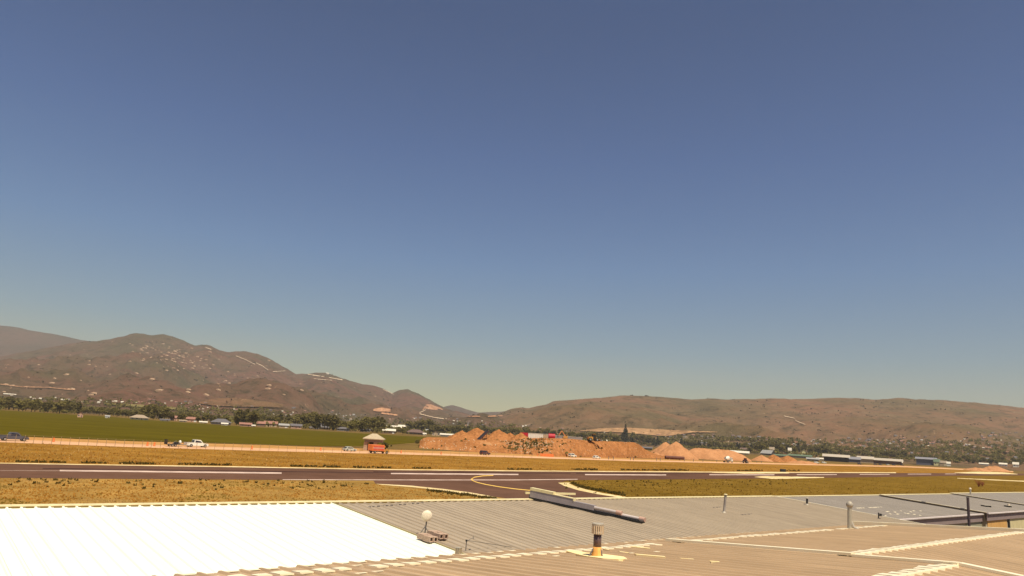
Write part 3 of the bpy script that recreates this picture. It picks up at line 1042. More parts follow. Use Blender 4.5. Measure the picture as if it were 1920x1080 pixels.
# pale rock outcrops on the twin-peaked mountain
outc = MB()
rnd = random.Random(77)
for i in range(190):
    if i < 95:
        px = rnd.gauss(325, 46)
        py = 640 + (px - 250) * .27 + rnd.gauss(6, 11)
    else:
        px, py = rnd.uniform(0, 720), rnd.uniform(640, 745)
    p = terrain(px, py)
    if p is None or p.y < 2500 or p.y > 7200:
        continue
    w = rnd.uniform(2, 6.5) * (1.3 if i < 170 else .7)
    vs, k = [], 6
    dirn = rnd.uniform(.1, .5)
    for a in range(k):
        ang = a * 2 * PI / k
        vs.append(p + Vector((w * 1.8 * math.cos(ang) * rnd.uniform(.6, 1.2), 0, w * .55 * math.sin(ang) * rnd.uniform(.6, 1.2) - w * dirn * math.cos(ang))))
    top_ = [v + Vector((0, w * 1.6, w * .5)) for v in vs]
    vs = [v + Vector((0, -w * .4, 0)) for v in vs]
    outc.add(vs + top_, [tuple(range(k))] + [(q, q + k, (q + 1) % k + k, (q + 1) % k) for q in range(k)])
tag(outc.build('rock_outcrops', mat('outcrop_rock', (.28, .17, .10), (.46, .30, .19), scale=.02)), 'pale rock outcrops scattered over the mountain slopes', 'rocks', kind='stuff')

# the rest of the town beyond the three hundred nearest houses: one mass
TOWNW = {'cream': plain('town_wall_tan', (.34, .25, .17)), 'tan': plain('town_wall_brown', (.20, .14, .10)), 'grey': plain('town_wall_grey', (.22, .19, .17))}
tw = {'cream': MB(), 'tan': MB(), 'grey': MB()}
trf = {'slate': MB(), 'brown': MB(), 'red': MB()}
rnd = random.Random(91)
for i in range(520):
    px = rnd.uniform(1230, 1935) if i % 7 else rnd.uniform(200, 1150)
    if px > 1200:
        py = rnd.uniform(interp([(1230, 814), (1560, 824), (1930, 806)], px), interp([(1230, 832), (1560, 850), (1930, 868)], px))
    else:
        py = rnd.uniform(interp([(200, 744), (860, 786), (1150, 806)], px), interp([(200, 754), (860, 800), (1150, 820)], px))
    if noise.noise(Vector((px * .018, py * .10, 5))) < -.12:
        continue
    p = terrain(px, py)
    if p is None or p.y < 1300 or p.y > 5000:
        continue
    w = rnd.uniform(5, 12)
    h = w * rnd.uniform(.28, .42)
    m1 = tw[rnd.choice(list(tw))]
    m2 = trf[rnd.choice(list(trf))]
    x, y, z = p
    m1.box(x - w / 2, x + w / 2, y, y + w * .6, z - 2, z + h)
    v = [(x - w * .55, y - .4, z + h), (x - w * .55, y + w * .3, z + h * 1.7), (x - w * .55, y + w * .62, z + h)]
    m2.add(v + [(2 * x - a, b_, c) for a, b_, c in v], [(0, 3, 4, 1), (1, 4, 5, 2), (0, 1, 2), (3, 5, 4), (0, 2, 5, 3)])
for k_, mb in tw.items():
    tag(mb.build('distant_town', TOWNW[k_]), 'walls of the far town houses spread over the foothills', 'town', kind='stuff')
for k_, mb in trf.items():
    tag(mb.build('distant_town', ROOFS[k_]), 'roofs of the far town houses spread over the foothills', 'town', kind='stuff')

# ------------------------------------------------------------------ dirt berm and piles
BT = [(786, 829), (792, 823), (800, 821), (850, 822), (905, 825), (960, 826), (980, 823.5), (1000, 821.5), (1060, 822), (1100, 826), (1140, 827.5), (1188, 829.5),
      (1198, 834), (1210, 844), (1225, 851), (1250, 856), (1285, 858)]
BB = [(786, 840), (830, 843), (880, 847), (960, 851), (1040, 856), (1120, 858), (1220, 859.5), (1285, 861)]
BERM_W = 26.0
mb = MB()
cols = []
for i in range(0, 500):
    px = 786 + i
    b = gp(px, interp(BB, px))
    # top edge: the height at which the pixel row of the crest is reached
    yt = b.y + BERM_W * (.6 if px > 980 else 1.0)
    top = at_depth(px, interp(BT, px), yt)
    dirx = Vector((b.x, b.y, 0)).normalized()
    col = []
    for k in range(15):
        u = k / 10
        y = b.y + (yt - b.y) * min(u, 1) + max(0, u - 1) * 160
        X = b.x / b.y
        prof = min(1, u) ** .8
        z = max(.1, top.z) * prof
        if k >= 1:
            z += 0.4 * noise.fractal(Vector((X * y / 5, y / 5, 3)), .8, 2.2, 4) * (1 if u < 1 else .3)
            rid = noise.noise(Vector((px * .22, u * .8, 6)))
            z += .45 * rid * (1 - abs(2 * min(u, 1) - 1))
        if k == 0 or k == 14:
            z = -.4
        col.append((X * y, y, z))
    cols.append(col)
for i, c in enumerate(cols):
    mb.v += c
for i in range(len(cols) - 1):
    for k in range(14):
        a = i * 15 + k
        mb.f.append((a, a + 15, a + 16, a + 1))
tag(mb.build('dirt_berm', M_dirt, smooth=True), 'long flat-topped berm of reddish dirt beside the highway', 'dirt berm')


def pile(px, py_base, py_top, wpx, label, m=M_dirt, z0=0.0, sy=.8, rough=.06, y=None, sharp=1.0, group=None):
    if y is None:
        b = gp(px, py_base, z0)             # foot nearest the camera; the heap lies behind it
        r0 = wpx * mpp(b) / 2 * sy
        far = b + Vector((b.x, b.y, 0)).normalized() * r0
        tip = at_depth(px, py_top, far.y)
        py_top = py_base - (tip.z - z0) / (far.y / FOC)
        wpx = wpx * b.y / far.y
        k_ = far.y / FOC
        b = far
    else:
        b = at_depth(px, py_base, y)
    k = mpp(b)
    H = (py_base - py_top) * k
    Rr = wpx * k / 2
    mb = MB()
    n, rn = 64, 18
    for j in range(rn + 1):
        t = j / rn
        for i in range(n):
            a = 2 * PI * i / n
            rr = Rr * t * (1 + .16 * noise.noise(Vector((math.cos(a) * 1.5, math.sin(a) * 1.5, px * .37))))
            x, yy = rr * math.cos(a), rr * math.sin(a) * sy
            z = H * (1 - t ** sharp)
            if 0 < j < rn:
                z += H * (rough + .025) * noise.fractal(Vector((x / Rr * 4, yy / Rr * 4, px)), .8, 2.1, 4)
                z += H * .09 * t * (1 - t) * 2 * noise.noise(Vector((math.cos(a) * 7, math.sin(a) * 7, px)))
            if j == rn:
                z = -.5
            mb.v.append((x, yy, z))
    for j in range(rn):
        for i in range(n):
            a, b2 = j * n + i, j * n + (i + 1) % n
            mb.f.append((a, a + n, b2 + n, b2))
    o = mb.build('dirt_pile', m, smooth=True, loc=b, rz=0)
    return tag(o, label, 'dirt pile', group)


pile(866, 826, 807.5, 74, 'leftmost peaked dirt pile beside the white barn', y=382, rough=.05, sharp=.95)
pile(893, 826, 802.8, 74, 'tallest reddish dirt pile left of the conveyor', y=390, rough=.05, sharp=1.1)
pile(934, 829, 805.5, 82, 'broad dirt pile just right of the conveyor', y=384, rough=.05, sharp=.95)
pile(956, 829, 811.5, 50, 'low dirt pile in the middle of the pile row', y=392, rough=.1)
pile(976, 829, 811.5, 60, 'dirt pile leaning against the red container', y=380, rough=.05, sharp=.95)
pile(1248, 857.5, 828.8, 78, 'left cone of the twin tan dirt cones', M_sand, rough=.03, sharp=1.1)
pile(1267, 859, 829.0, 80, 'right cone of the twin tan dirt cones', M_sand, y=486, rough=.03, sharp=1.1)
pile(1228, 858.5, 848, 50, 'low dirt pile at the left foot of the twin cones', M_sand, rough=.15)
pile(1318, 861, 840.5, 100, "broad flat-topped tan dirt heap right of the twin cones", M_sand, rough=.05, sharp=2.4)
pile(1355, 862.3, 843.5, 110, "broad tan dirt heap behind the mixer truck", M_sand, rough=.05, sharp=2.2)
pile(1428, 864.8, 853, 44, 'pale tan cone left of the two orange mounds', M_sand, rough=.03)
pile(1451, 866, 852.5, 38, 'left mound of the two bright orange dirt mounds', M_dirt, rough=.05, sharp=1.4)
pile(1477, 867, 854.5, 44, 'right mound of the two bright orange dirt mounds', M_dirt, rough=.03, sharp=1.4)
pile(1506, 869.5, 864, 60, 'low spread of dirt right of the orange mounds', M_sand, rough=.2, sharp=1.5)
pile(1865, 883.5, 874, 54, 'low pale mound at the right end of the grass field', M_sand, rough=.15, sharp=1.5)
pile(1832, 883, 877, 50, 'flat dirt spread left of the low pale mound', M_sand, rough=.15, sharp=1.5)
# boulders strewn on the berm face (uncountable rubble) and rocks of the left end
rubble, dk = MB(), MB()
rnd = random.Random(21)


def rock(mb, p, s):
    vs = []
    for a in range(6):
        for b in (0, 1):
            ang = a * PI / 3 + rnd.uniform(-.2, .2)
            r = s * (1 - .35 * b) * rnd.uniform(.75, 1.2)
            vs.append(p + Vector((r * math.cos(ang), r * math.sin(ang), s * (.9 * b - .1) * rnd.uniform(.8, 1.2))))
    fs = [(2 * i, (2 * i + 2) % 12, (2 * i + 3) % 12, 2 * i + 1) for i in range(6)] + [(1, 3, 5, 7, 9, 11)]
    mb.add(vs, fs)


berm_bvh = BVHTree.FromPolygons([Vector(v) for c in cols for v in c], [(i * 15 + k, (i + 1) * 15 + k, (i + 1) * 15 + k + 1, i * 15 + k + 1) for i in range(len(cols) - 1) for k in range(14)])


def on_berm(px, py):
    h = berm_bvh.ray_cast(CAM, ray(px, py).normalized())
    return h[0]


for i in range(900):
    if i < 420:
        px, py = rnd.gauss(990, 27), rnd.gauss(834, 7)
    elif i < 490:
        px, py = rnd.uniform(785, 900), rnd.uniform(823, 845)
    else:
        px, py = rnd.uniform(900, 1270), rnd.uniform(823, 862)
    p = on_berm(px, py)
    if p is None:
        continue
    s = rnd.uniform(.12, .42) if i < 490 else rnd.uniform(.08, .24)
    if i < 420 and i % 2:
        for j in range(3):
            leafq(dk, p + Vector((rnd.gauss(0, .25), rnd.gauss(0, .25), .2)), rnd.uniform(.18, .42), rnd)
    elif i % 14 == 0:
        for j in range(5):
            leafq(dk, p + Vector((rnd.gauss(0, .5), rnd.gauss(0, .5), .3)), rnd.uniform(.3, .6), rnd)
    else:
        rock(rubble, p, s)
tag(rubble.build('rubble', mat('pale_rock', (.50, .33, .20), (.72, .52, .34), scale=.3)), 'pale rocks strewn over the dirt berm', 'rubble', kind='stuff')
tag(dk.build('weeds', TREE_M[0]), 'dark weeds growing between the rocks of the berm', 'weeds', kind='stuff')

# ------------------------------------------------------------------ vehicles
M_tyre = mat('tyre_rubber', (0.02, 0.018, 0.016), rough=.9)
M_rim = plain('wheel_rim', (.45, .42, .38), rough=.4, metal=.6)
M_glass = mat('vehicle_glass', (0.015, 0.015, 0.018), rough=.08, spec=.8)
M_lamp = mat('lamp_glass', (.8, .78, .7), rough=.2, spec=.6)
M_tail = mat('tail_lamp', (.35, .01, .01), rough=.3)
M_black = mat('black_plastic', (.025, .023, .022), rough=.6)
M_steel = plain('dull_steel', (.20, .17, .15), rough=.55, metal=.3)
WHEEL = {}


def wheel(par, x, y, r, w=.24):
    key = (round(r, 2), round(w, 2))
    if key not in WHEEL:
        WHEEL[key] = (MB().cyl((0, -w / 2, 0), (0, w / 2, 0), r, n=16).mesh('tyre', M_tyre),
                      MB().cyl((0, -w / 2 - .015, 0), (0, w / 2 + .015, 0), r * .58, n=12).mesh('rim', M_rim))
    e = bpy.data.objects.new('wheel', WHEEL[key][0])
    COL.objects.link(e)
    e.parent = par
    e.location = (x, y, r)
    inst('rim', WHEEL[key][1], e)


def car(loc, ang, paint, label, kind='sedan', s=1.0, roofcol=None, group=None, name=None):
    L, W, Hh, wr = {'sedan': (4.7, 1.8, 1.45, .33), 'suv': (4.8, 1.95, 1.8, .37), 'pickup': (5.9, 2.0, 1.9, .40)}[kind]
    r = empty(name or {'sedan': 'sedan_car', 'suv': 'sport_utility_car', 'pickup': 'pickup_truck'}[kind], loc, ang, label,
              'pickup truck' if kind == 'pickup' else 'car', group, s)
    h = L / 2
    g0 = .28 if kind == 'sedan' else .38
    belt = Hh * .60
    if kind == 'pickup':
        body = [(-h, g0 + .1), (-h, belt + .02), (-h + 2.05, belt + .05), (-h + 2.1, belt + .02), (h - 1.6, belt), (h - 1.45, belt - .05), (h - .2, belt - .15), (h, belt - .35),
                (h, g0 + .1), (h - .1, g0), (-h + .15, g0)]
        cab = [(-h + 2.0, belt), (-h + 2.12, Hh - .06), (-h + 2.3, Hh), (h - 2.35, Hh), (h - 2.15, Hh - .05), (h - 1.5, belt)]
        win = [(-h + 2.25, belt + .05), (-h + 2.32, Hh - .16), (h - 2.35, Hh - .16), (h - 1.85, belt + .05)]
    elif kind == 'suv':
        body = [(-h, g0 + .15), (-h + .05, belt), (h - 1.5, belt), (h - .35, belt - .12), (h, belt - .3), (h, g0 + .1), (h - .1, g0), (-h + .1, g0)]
        cab = [(-h + .06, belt), (-h + .3, Hh - .08), (-h + .5, Hh), (h - 2.2, Hh), (h - 2.0, Hh - .06), (h - 1.3, belt)]
        win = [(-h + .35, belt + .05), (-h + .5, Hh - .16), (h - 2.25, Hh - .16), (h - 1.65, belt + .05)]
    else:
        body = [(-h, g0 + .12), (-h + .03, belt - .02), (-h + .8, belt + .03), (h - 1.4, belt), (h - .3, belt - .14), (h, belt - .28), (h, g0 + .1), (h - .1, g0), (-h + .1, g0)]
        cab = [(-h + .45, belt), (-h + 1.15, Hh - .04), (-h + 1.5, Hh), (h - 2.2, Hh), (h - 1.95, Hh - .05), (h - 1.05, belt - .02)]
        win = [(-h + .95, belt + .05), (-h + 1.3, Hh - .14), (h - 2.2, Hh - .14), (h - 1.5, belt + .05)]
    MB().prism(body, -W / 2, W / 2, .06, belt - .15).build('body', paint, r)
    MB().prism(cab, -W / 2 + .06, W / 2 - .06, .14, belt + .2).build('cabin', roofcol or paint, r)
    for s_ in (-1, 1):
        y = s_ * (W / 2 - .10)
        a = MB()
        n = len(win)
        vs = [(x, y + s_ * (.052 if z < Hh * .75 else -.08), z) for x, z in win]
        vs2 = [(x, yy - s_ * .05, z) for x, yy, z in vs]
        a.add(vs + vs2, [tuple(range(n)), tuple(range(2 * n - 1, n - 1, -1))] + [(i, (i + 1) % n, (i + 1) % n + n, i + n) for i in range(n)])
        a.build('side_window', M_glass, r)
        MB().box(h - .12, h + .02, s_ * (W / 2 - .22) - .16, s_ * (W / 2 - .22) + .16, belt - .5, belt - .32).build('headlight', M_lamp, r)
        MB().box(-h - .02, -h + .08, s_ * (W / 2 - .14) - .1, s_ * (W / 2 - .14) + .1, belt - .45, belt - .15).build('tail_light', M_tail, r)
        for x in (-h + .95 if kind != 'pickup' else -h + 1.25, h - .9):
            wheel(r, x, s_ * (W / 2 - .11), wr)
    # windscreen and rear window
    fx0, fx1 = cab[-1], cab[-2]
    MB().add([(fx0[0] + .01, -W / 2 + .2, fx0[1] + .06), (fx0[0] + .01, W / 2 - .2, fx0[1] + .06), (fx1[0] + .03, W / 2 - .3, fx1[1] - .04), (fx1[0] + .03, -W / 2 + .3, fx1[1] - .04)],
             [(0, 1, 2, 3)]).build('windscreen', M_glass, r)
    MB().add([(cab[0][0] - .01, -W / 2 + .2, belt + .1), (cab[0][0] - .01, W / 2 - .2, belt + .1), (cab[1][0] - .02, W / 2 - .3, cab[1][1] - .04), (cab[1][0] - .02, -W / 2 + .3, cab[1][1] - .04)],
             [(3, 2, 1, 0)]).build('rear_window', M_glass, r)
    MB().box(h - .02, h + .06, -W / 2 + .05, W / 2 - .05, g0 + .02, g0 + .2).build('bumper', M_black, r)
    if kind == 'pickup':
        MB().box(-h + .1, -h + 1.95, -W / 2 + .12, W / 2 - .12, belt + .04, belt + .07).build('bed', M_black, r)
    return r


pa, pb = gp(0, 826), gp(960, 856)
ROAD = math.atan2(pb.y - pa.y, pb.x - pa.x)
P_white = plain('paint_white', (.82, .76, .62), rough=.3, spec=.6)
P_dark = plain('paint_dark', (.055, .045, .050), rough=.3, spec=.6)
P_char = plain('paint_charcoal', (.10, .085, .09), rough=.3, spec=.6)
P_silver = plain('paint_silver_green', (.50, .50, .40), rough=.3, spec=.6)
P_maroon = plain('paint_maroon', (.09, .03, .025), rough=.35, spec=.6)
P_orange = plain('paint_orange', (.85, .22, .05), rough=.35, spec=.5)
P_yellow = plain('paint_yellow', (.60, .28, .05), rough=.4, spec=.5)
P_digger = plain('paint_digger', (.62, .24, .09), rough=.45, spec=.3)
P_red = plain('paint_red', (.50, .025, .035), rough=.5)

RZ = .03
car(gp(23, 826.4, RZ), ROAD, P_char, 'dark charcoal pickup driving at the left end of the highway', 'pickup', 1.0)
car(gp(367, 838.2, RZ), ROAD, P_white, 'white pickup pulling a loaded trailer past the crop field', 'pickup', 1.0)
car(gp(655, 845.8, RZ), ROAD, P_silver, 'silver-green sedan ahead of the orange box truck', 'sedan', .98)
car(gp(909, 853, RZ), ROAD, P_maroon, 'dark maroon car passing below the rocky berm', 'suv', .95)
car(gp(1073, 857.2, RZ), ROAD, P_white, 'white sport utility car right of the orange barrier', 'suv', .95)
car(gp(1118, 859.8, RZ), ROAD, P_white, 'white sedan following the white sport utility car', 'sedan', .95)

# flatbed trailer with load
t = empty('utility_trailer', gp(327, 837.2, RZ), ROAD, 'flat trailer with dark machine parts behind the white pickup', 'trailer')
MB().box(-2.3, 2.0, -.95, .95, .5, .62).build('deck', M_steel, t)
for x in (-1.0, -.2):
    for y in (-.98, .98):
        wheel(t, x, y, .34, .2)
MB().box(-2.36, -2.28, -.95, .95, .5, 1.75).build('tail_ramp', M_black, t)
MB().box(2.0, 3.1, -.06, .06, .48, .58).build('drawbar', M_steel, t)
l = empty('compact_mixer', t.location + Vector((0, 0, .62)), ROAD, 'small dark mixer with pale drum strapped on the flat trailer', 'machine')
MB().prism([(-.2, 0), (-.1, .45), (.9, .5), (1.1, 0)], -.5, .5).build('engine_hood', M_black, l)
MB().lathe([(.12, 0), (.38, .25), (.38, .6), (.2, .85)], 14, (1.3, 0, .1)).build('drum', P_white, l)
MB().cyl((-.6, 0, .1), (.3, 0, .9), .06).build('handle', M_steel, l)

# orange box truck
t = empty('box_truck', gp(709, 850.2, RZ), ROAD, 'orange box truck driving in front of the stone shelter', 'truck')
MB().prism([(-3.3, .8), (-3.3, 2.6), (-3.2, 2.7), (1.35, 2.7), (1.45, 2.6), (1.45, .8)], -1.2, 1.2, .05, 2.65).build('cargo_box', P_orange, t)
MB().prism([(1.5, .5), (1.5, 2.2), (2.05, 2.25), (2.45, 1.6), (3.3, 1.35), (3.5, 1.1), (3.5, .5)], -1.02, 1.02, .08, 1.5).build('cab', P_yellow, t)
for s_ in (-1, 1):
    MB().box(1.65, 2.25, s_ * 1.0 - .03, s_ * 1.0 + .03, 1.45, 2.0).build('side_window', M_glass, t)
    MB().box(3.46, 3.54, s_ * .75 - .15, s_ * .75 + .15, .85, 1.05).build('headlight', M_lamp, t)
    for x in (-2.1, 2.6):
        wheel(t, x, s_ * 1.0, .47, .28)
P_redp = plain('side_panel_red', (.80, .13, .08), rough=.4)
for s_ in (-1, 1):
    for zz in (1.1, 1.85):
        MB().box(-2.9, 1.1, s_ * 1.21 - .02, s_ * 1.21 + .02, zz, zz + .5).build('side_panel', P_redp, t)
    MB().box(-3.0, 1.2, s_ * 1.22 - .02, s_ * 1.22 + .02, 1.66, 1.78).build('side_rail', P_white, t)
MB().box(-3.36, -3.29, -1.1, 1.1, .9, 2.58).build('rear_door', P_orange, t)
MB().box(-3.4, 3.4, -.45, .45, .5, .78).build('chassis', M_black, t)
MB().box(3.48, 3.62, -1.05, 1.05, .42, .68).build('bumper', M_black, t)

# cement mixer truck
t = empty('mixer_truck', gp(1365, 867.2, RZ), ROAD, 'pale cement mixer truck parked by the tan dirt heap', 'truck', s=1.05)
MB().box(-4.2, 4.0, -.5, .5, .8, 1.1).build('chassis', M_black, t)
d = MB().lathe([(.5, -2.4), (1.15, -1.2), (1.25, .2), (.95, 1.5), (.45, 2.1)], 20).build('drum', P_white, t, smooth=True, loc=(-.8, 0, 2.45))
d.rotation_euler = (0, R(-102), 0)
MB().prism([(2.2, .7), (2.2, 2.9), (3.5, 2.9), (3.85, 1.9), (4.2, 1.7), (4.2, .7)], -1.15, 1.15, .08, 2).build('cab', P_white, t)
for s_ in (-1, 1):
    MB().box(2.55, 3.35, s_ * 1.13 - .03, s_ * 1.13 + .03, 1.9, 2.6).build('side_window', M_glass, t)
    for x in (-3.2, -2.0, 3.1):
        wheel(t, x, s_ * 1.05, .52, .3)
MB().prism([(-4.4, 2.0), (-3.3, 3.3), (-3.1, 3.2), (-4.1, 1.9)], -.35, .35).build('chute', M_steel, t)
# tractor with rake
t = empty('tractor', gp(1398, 868.3, RZ), ROAD, 'dark maroon tractor with long rake behind the mixer truck', 'tractor', s=1.25)
MB().prism([(.1, .8), (.1, 1.5), (1.7, 1.4), (1.9, 1.2), (1.9, .8)], -.35, .35).build('hood', P_maroon, t)
MB().prism([(-1.0, 1.0), (-.9, 2.5), (.1, 2.5), (.3, 1.3), (.2, .9)], -.6, .6, .05, 2).build('cab', P_maroon, t)
MB().box(-.8, 0, -.62, .62, 1.5, 2.3).build('cab_window', M_glass, t)
for s_ in (-1, 1):
    wheel(t, -.6, s_ * .85, .8, .4)
    wheel(t, 1.4, s_ * .7, .45, .25)
MB().box(-5.2, -.9, -.08, .08, .7, .85).build('rake_beam', M_steel, t)
for i in range(5):
    MB().cyl((-5 + i * .8, -.6, .75), (-5 + i * .8, .6, .3), .05, n=5).build('rake_tine', M_steel, t)

# excavator and wheel loader on the berm
zb = 5.5
pe = on_berm(1060, 822.6) or gp(1060, 824, zb)
t = empty('excavator', at_depth(1060, 824.5, 372), .2, 'orange excavator with raised bent boom on top of the berm', 'excavator', s=.85)
for s_ in (-1, 1):
    MB().prism([(-1.8, .25), (-1.5, .8), (1.5, .8), (1.8, .25), (1.5, 0), (-1.5, 0)], s_ * 1.2 - .25, s_ * 1.2 + .25).build('track', M_black, t)
MB().box(-1.6, 1.1, -1.2, 1.2, .95, 1.9).build('body', P_yellow, t)
MB().prism([(.1, 1.9), (.1, 3.0), (1.0, 3.0), (1.3, 1.9)], .3, 1.15).build('cab', P_yellow, t)
MB().box(.25, 1.02, .27, 1.18, 2.15, 2.8).build('cab_window', M_glass, t)
MB().prism([(-.4, 1.8), (-2.6, 4.9), (-2.2, 5.1), (.2, 1.8)], -.5, -.1).build('boom', P_digger, t)
MB().prism([(-2.8, 5.2), (-4.6, 2.2), (-4.3, 2.0), (-2.3, 4.8)], -.5, -.1).build('dipper_arm', P_digger, t)
MB().prism([(-4.7, 2.2), (-5.3, 1.2), (-4.5, 1.0), (-4.2, 1.9)], -.8, .2).build('bucket', M_steel, t)
t = empty('wheel_loader', at_depth(1112, 827.2, 378), .25, 'yellow wheel loader standing on top of the berm', 'loader', s=1.1)
MB().prism([(-2.6, .8), (-2.6, 1.9), (-.4, 2.0), (-.4, .8)], -1, 1).build('engine_cover', P_yellow, t)
MB().prism([(-.4, .9), (-.3, 3.2), (.9, 3.2), (1.1, .9)], -.8, .8).build('cab', M_black, t)
MB().box(-.4, 1.0, -.9, .9, 3.2, 3.35).build('cab_roof', P_yellow, t)
for s_ in (-1, 1):
    for x in (-1.8, 1.6):
        wheel(t, x, s_ * 1.15, .75, .5)
    MB().prism([(.9, 1.4), (3.2, .7), (3.3, .95), (.9, 1.8)], s_ * .6 - .12, s_ * .6 + .12).build('lift_arm', P_yellow, t)
MB().prism([(3.1, .2), (3.1, 1.3), (3.4, 1.3), (4.2, .2)], -1.3, 1.3).build('bucket', M_steel, t)

# conveyor between the dirt piles
ca, cb = at_depth(892, 829, 372), at_depth(914, 808.5, 378)
t = empty('conveyor', ca, 0, 'dark red inclined conveyor leaning between the dirt piles', 'conveyor')
dv = cb - ca
side = dv.cross(Vector((0, 0, 1))).normalized()
for nm, off, m_, th in (('belt', 0, M_black, .9), ('side_rail', 1.0, P_maroon, .22), ('side_rail', -1.0, P_maroon, .22)):
    mb = MB()
    u = dv.normalized()
    w = side.cross(u).normalized()
    c0, c1 = side * off, dv + side * off
    q = [c0 - side * th - w * .2, c0 + side * th - w * .2, c0 + side * th + w * .25, c0 - side * th + w * .25]
    mb.add(q + [v + dv for v in q], [(0, 1, 2, 3), (7, 6, 5, 4), (0, 4, 5, 1), (1, 5, 6, 2), (2, 6, 7, 3), (3, 7, 4, 0)])
    mb.build(nm, m_, t)
for f_ in (.45, .8):
    for s_ in (-1, 1):
        b_ = dv * f_ + side * s_
        MB().cyl(b_, (b_.x + s_ * .6, b_.y, -.5), .12, n=6).build('leg', P_maroon, t)

# containers and tanks behind the berm
def box_thing(name, px0, px1, pyb, pyt, depth, y, m_, label, cat, ridges=True, end=None, endm=None):
    a, b = at_depth(px0, pyb, y), at_depth(px1, pyb, y)
    top = at_depth(px0, pyt, y).z
    L = (b - a).length
    zt = max(1.2, top - a.z)
    ang = math.atan2(b.y - a.y, b.x - a.x)
    e = empty(name, (a.x, a.y, min(a.z, b.z)), ang, label, cat)
    MB().box(0, L, 0, depth, 0, zt).build('body', m_, e)
    if ridges:
        n = int(L / 1.1)
        for i in range(n):
            x = (i + .5) * L / n
            MB().box(x - .16, x + .16, -.08, .01, .15, zt - .15).build('rib', m_, e)
    MB().box(-.08, L + .08, -.1, depth + .08, zt + .003, zt + .16).build('top_rail', P_white, e)
    return e


e = box_thing('shipping_container', 990, 1018, 823.5, 812.2, 2.6, 400, P_white, 'white shipping container with a red end behind the berm', 'container')
MB().box(-4.4, -.1, -.2, 2.4, -.2, 3.4).build('end_panel', P_red, e)
box_thing('pale_container', 1018, 1030, 823.8, 814, 2.5, 404, WALLS['tan'], 'tan container between the white one and the red tank', 'container', False)
a = at_depth(1028, 824, 398)
e = empty('fuel_tank', a, 0, 'red round tank lying at the right of the containers', 'tank')
MB().cyl((0, 0, 1.6), (3.6, 0, 1.6), 1.6, n=20).build('shell', P_red, e, smooth=False)
MB().box(.4, .8, -1.3, 1.3, -.2, .7).build('cradle', M_steel, e)
MB().box(2.8, 3.2, -1.3, 1.3, -.2, .7).build('cradle', M_steel, e)
box_thing('flat_trailer', 1040, 1058, 824.3, 816.8, 2.4, 408, WALLS['grey'], 'long grey trailer behind the excavator', 'trailer', False)
box_thing('storage_trailer', 1062, 1092, 826.3, 818.6, 2.4, 410, WALLS['grey'], 'low grey trailer right of the excavator', 'trailer', False)

# brown pipe lying by the road
a = gp(1247, 861.2, .02)
b = gp(1282, 861.8, .02)
L = (b - a).length
ang = math.atan2(b.y - a.y, b.x - a.x)
ang, L = .12, 36 * mpp(a)
e = empty('steel_pipe', a, ang, 'long rusty brown steel pipe lying on blocks beside the highway', 'pipe')
pm = MB()
pm.cyl((0, 0, 1.25), (L, 0, 1.25), .95, n=20, cap=False)
pm.cyl((0, 0, 1.25), (L, 0, 1.25), .85, n=20, cap=False)
pm.build('pipe_wall', plain('rusty_pipe', (.15, .055, .035)), e)
for x in (L * .2, L * .8):
    MB().box(x - .2, x + .2, -.9, .9, -.02, .42).build('support_block', WALLS['tan'], e)
# orange plastic barriers
a = gp(1014, 855.3, .03)
b = gp(1036, 856.2, .03)
for i in range(4):
    q = a.lerp(b, (i + .5) / 4)
    q.y = a.y + (i * .5)
    e = MB().prism([(-.95, 0), (-.95, .45), (-.85, 1.2), (.85, 1.2), (.95, .45), (.95, 0)], -.28, .28, .12, 1).build('barrier', P_orange, loc=q, rz=0)
    tag(e, 'bright orange plastic barrier, ' + ('leftmost', 'second from the left', 'second from the right', 'rightmost')[i] + ' of four in a row',
        'barrier', 'orange barriers standing in a row by the highway')
# orange work drums
DR = [(100, 828.5, 'left of all by the crop field'), (276, 836, 'left of the trailer'), (289, 836.5, 'just behind the trailer'), (472, 842.5, 'between pickup and sedan'),
      (601, 844.8, 'left of the sedan'), (752, 849.8, 'right of the box truck'), (827, 851.8, 'between box truck and maroon car'),
      (1008, 854.8, 'left of the orange barriers')]
for px, py, w in DR:
    p = gp(px, py, RZ)
    s_ = .95
    e = empty('traffic_drum', p, 0, 'orange traffic drum on the highway edge, ' + w, 'traffic drum', 'orange traffic drums along the highway', s_)
    MB().lathe([(.36, 0), (.36, .06), (.28, .08), (.27, .45), (.24, .5), (.22, .95), (.1, 1.02)], 12).build('body', P_orange, e)
    MB().lathe([(.275, 0), (.262, .14)], 12, (0, 0, .3)).build('reflective_band', P_white, e)
# delineator posts
for i, px in enumerate((1141, 1150, 1182, 1188, 1231, 1238, 1283, 1300, 1318, 1344, 1419, 1428)):
    p = gp(px, interp(RD_NEAR, px) - 1.6, RZ)
    e = MB().box(-.14, .14, -.05, .05, 0, 1.5).add([(-.16, -.06, 1.1), (.16, -.06, 1.1), (.16, -.06, 1.45), (-.16, -.06, 1.45)], [(0, 1, 2, 3)]).build('marker_post', M_steel, loc=p)
    ords = ['first', 'second', 'third', 'fourth', 'fifth', 'sixth', 'seventh', 'eighth', 'ninth', 'tenth', 'eleventh', 'last']
    tag(e, 'short dark marker post below the dirt heaps, ' + ords[i] + ' from the left', 'post', 'marker posts below the dirt heaps')

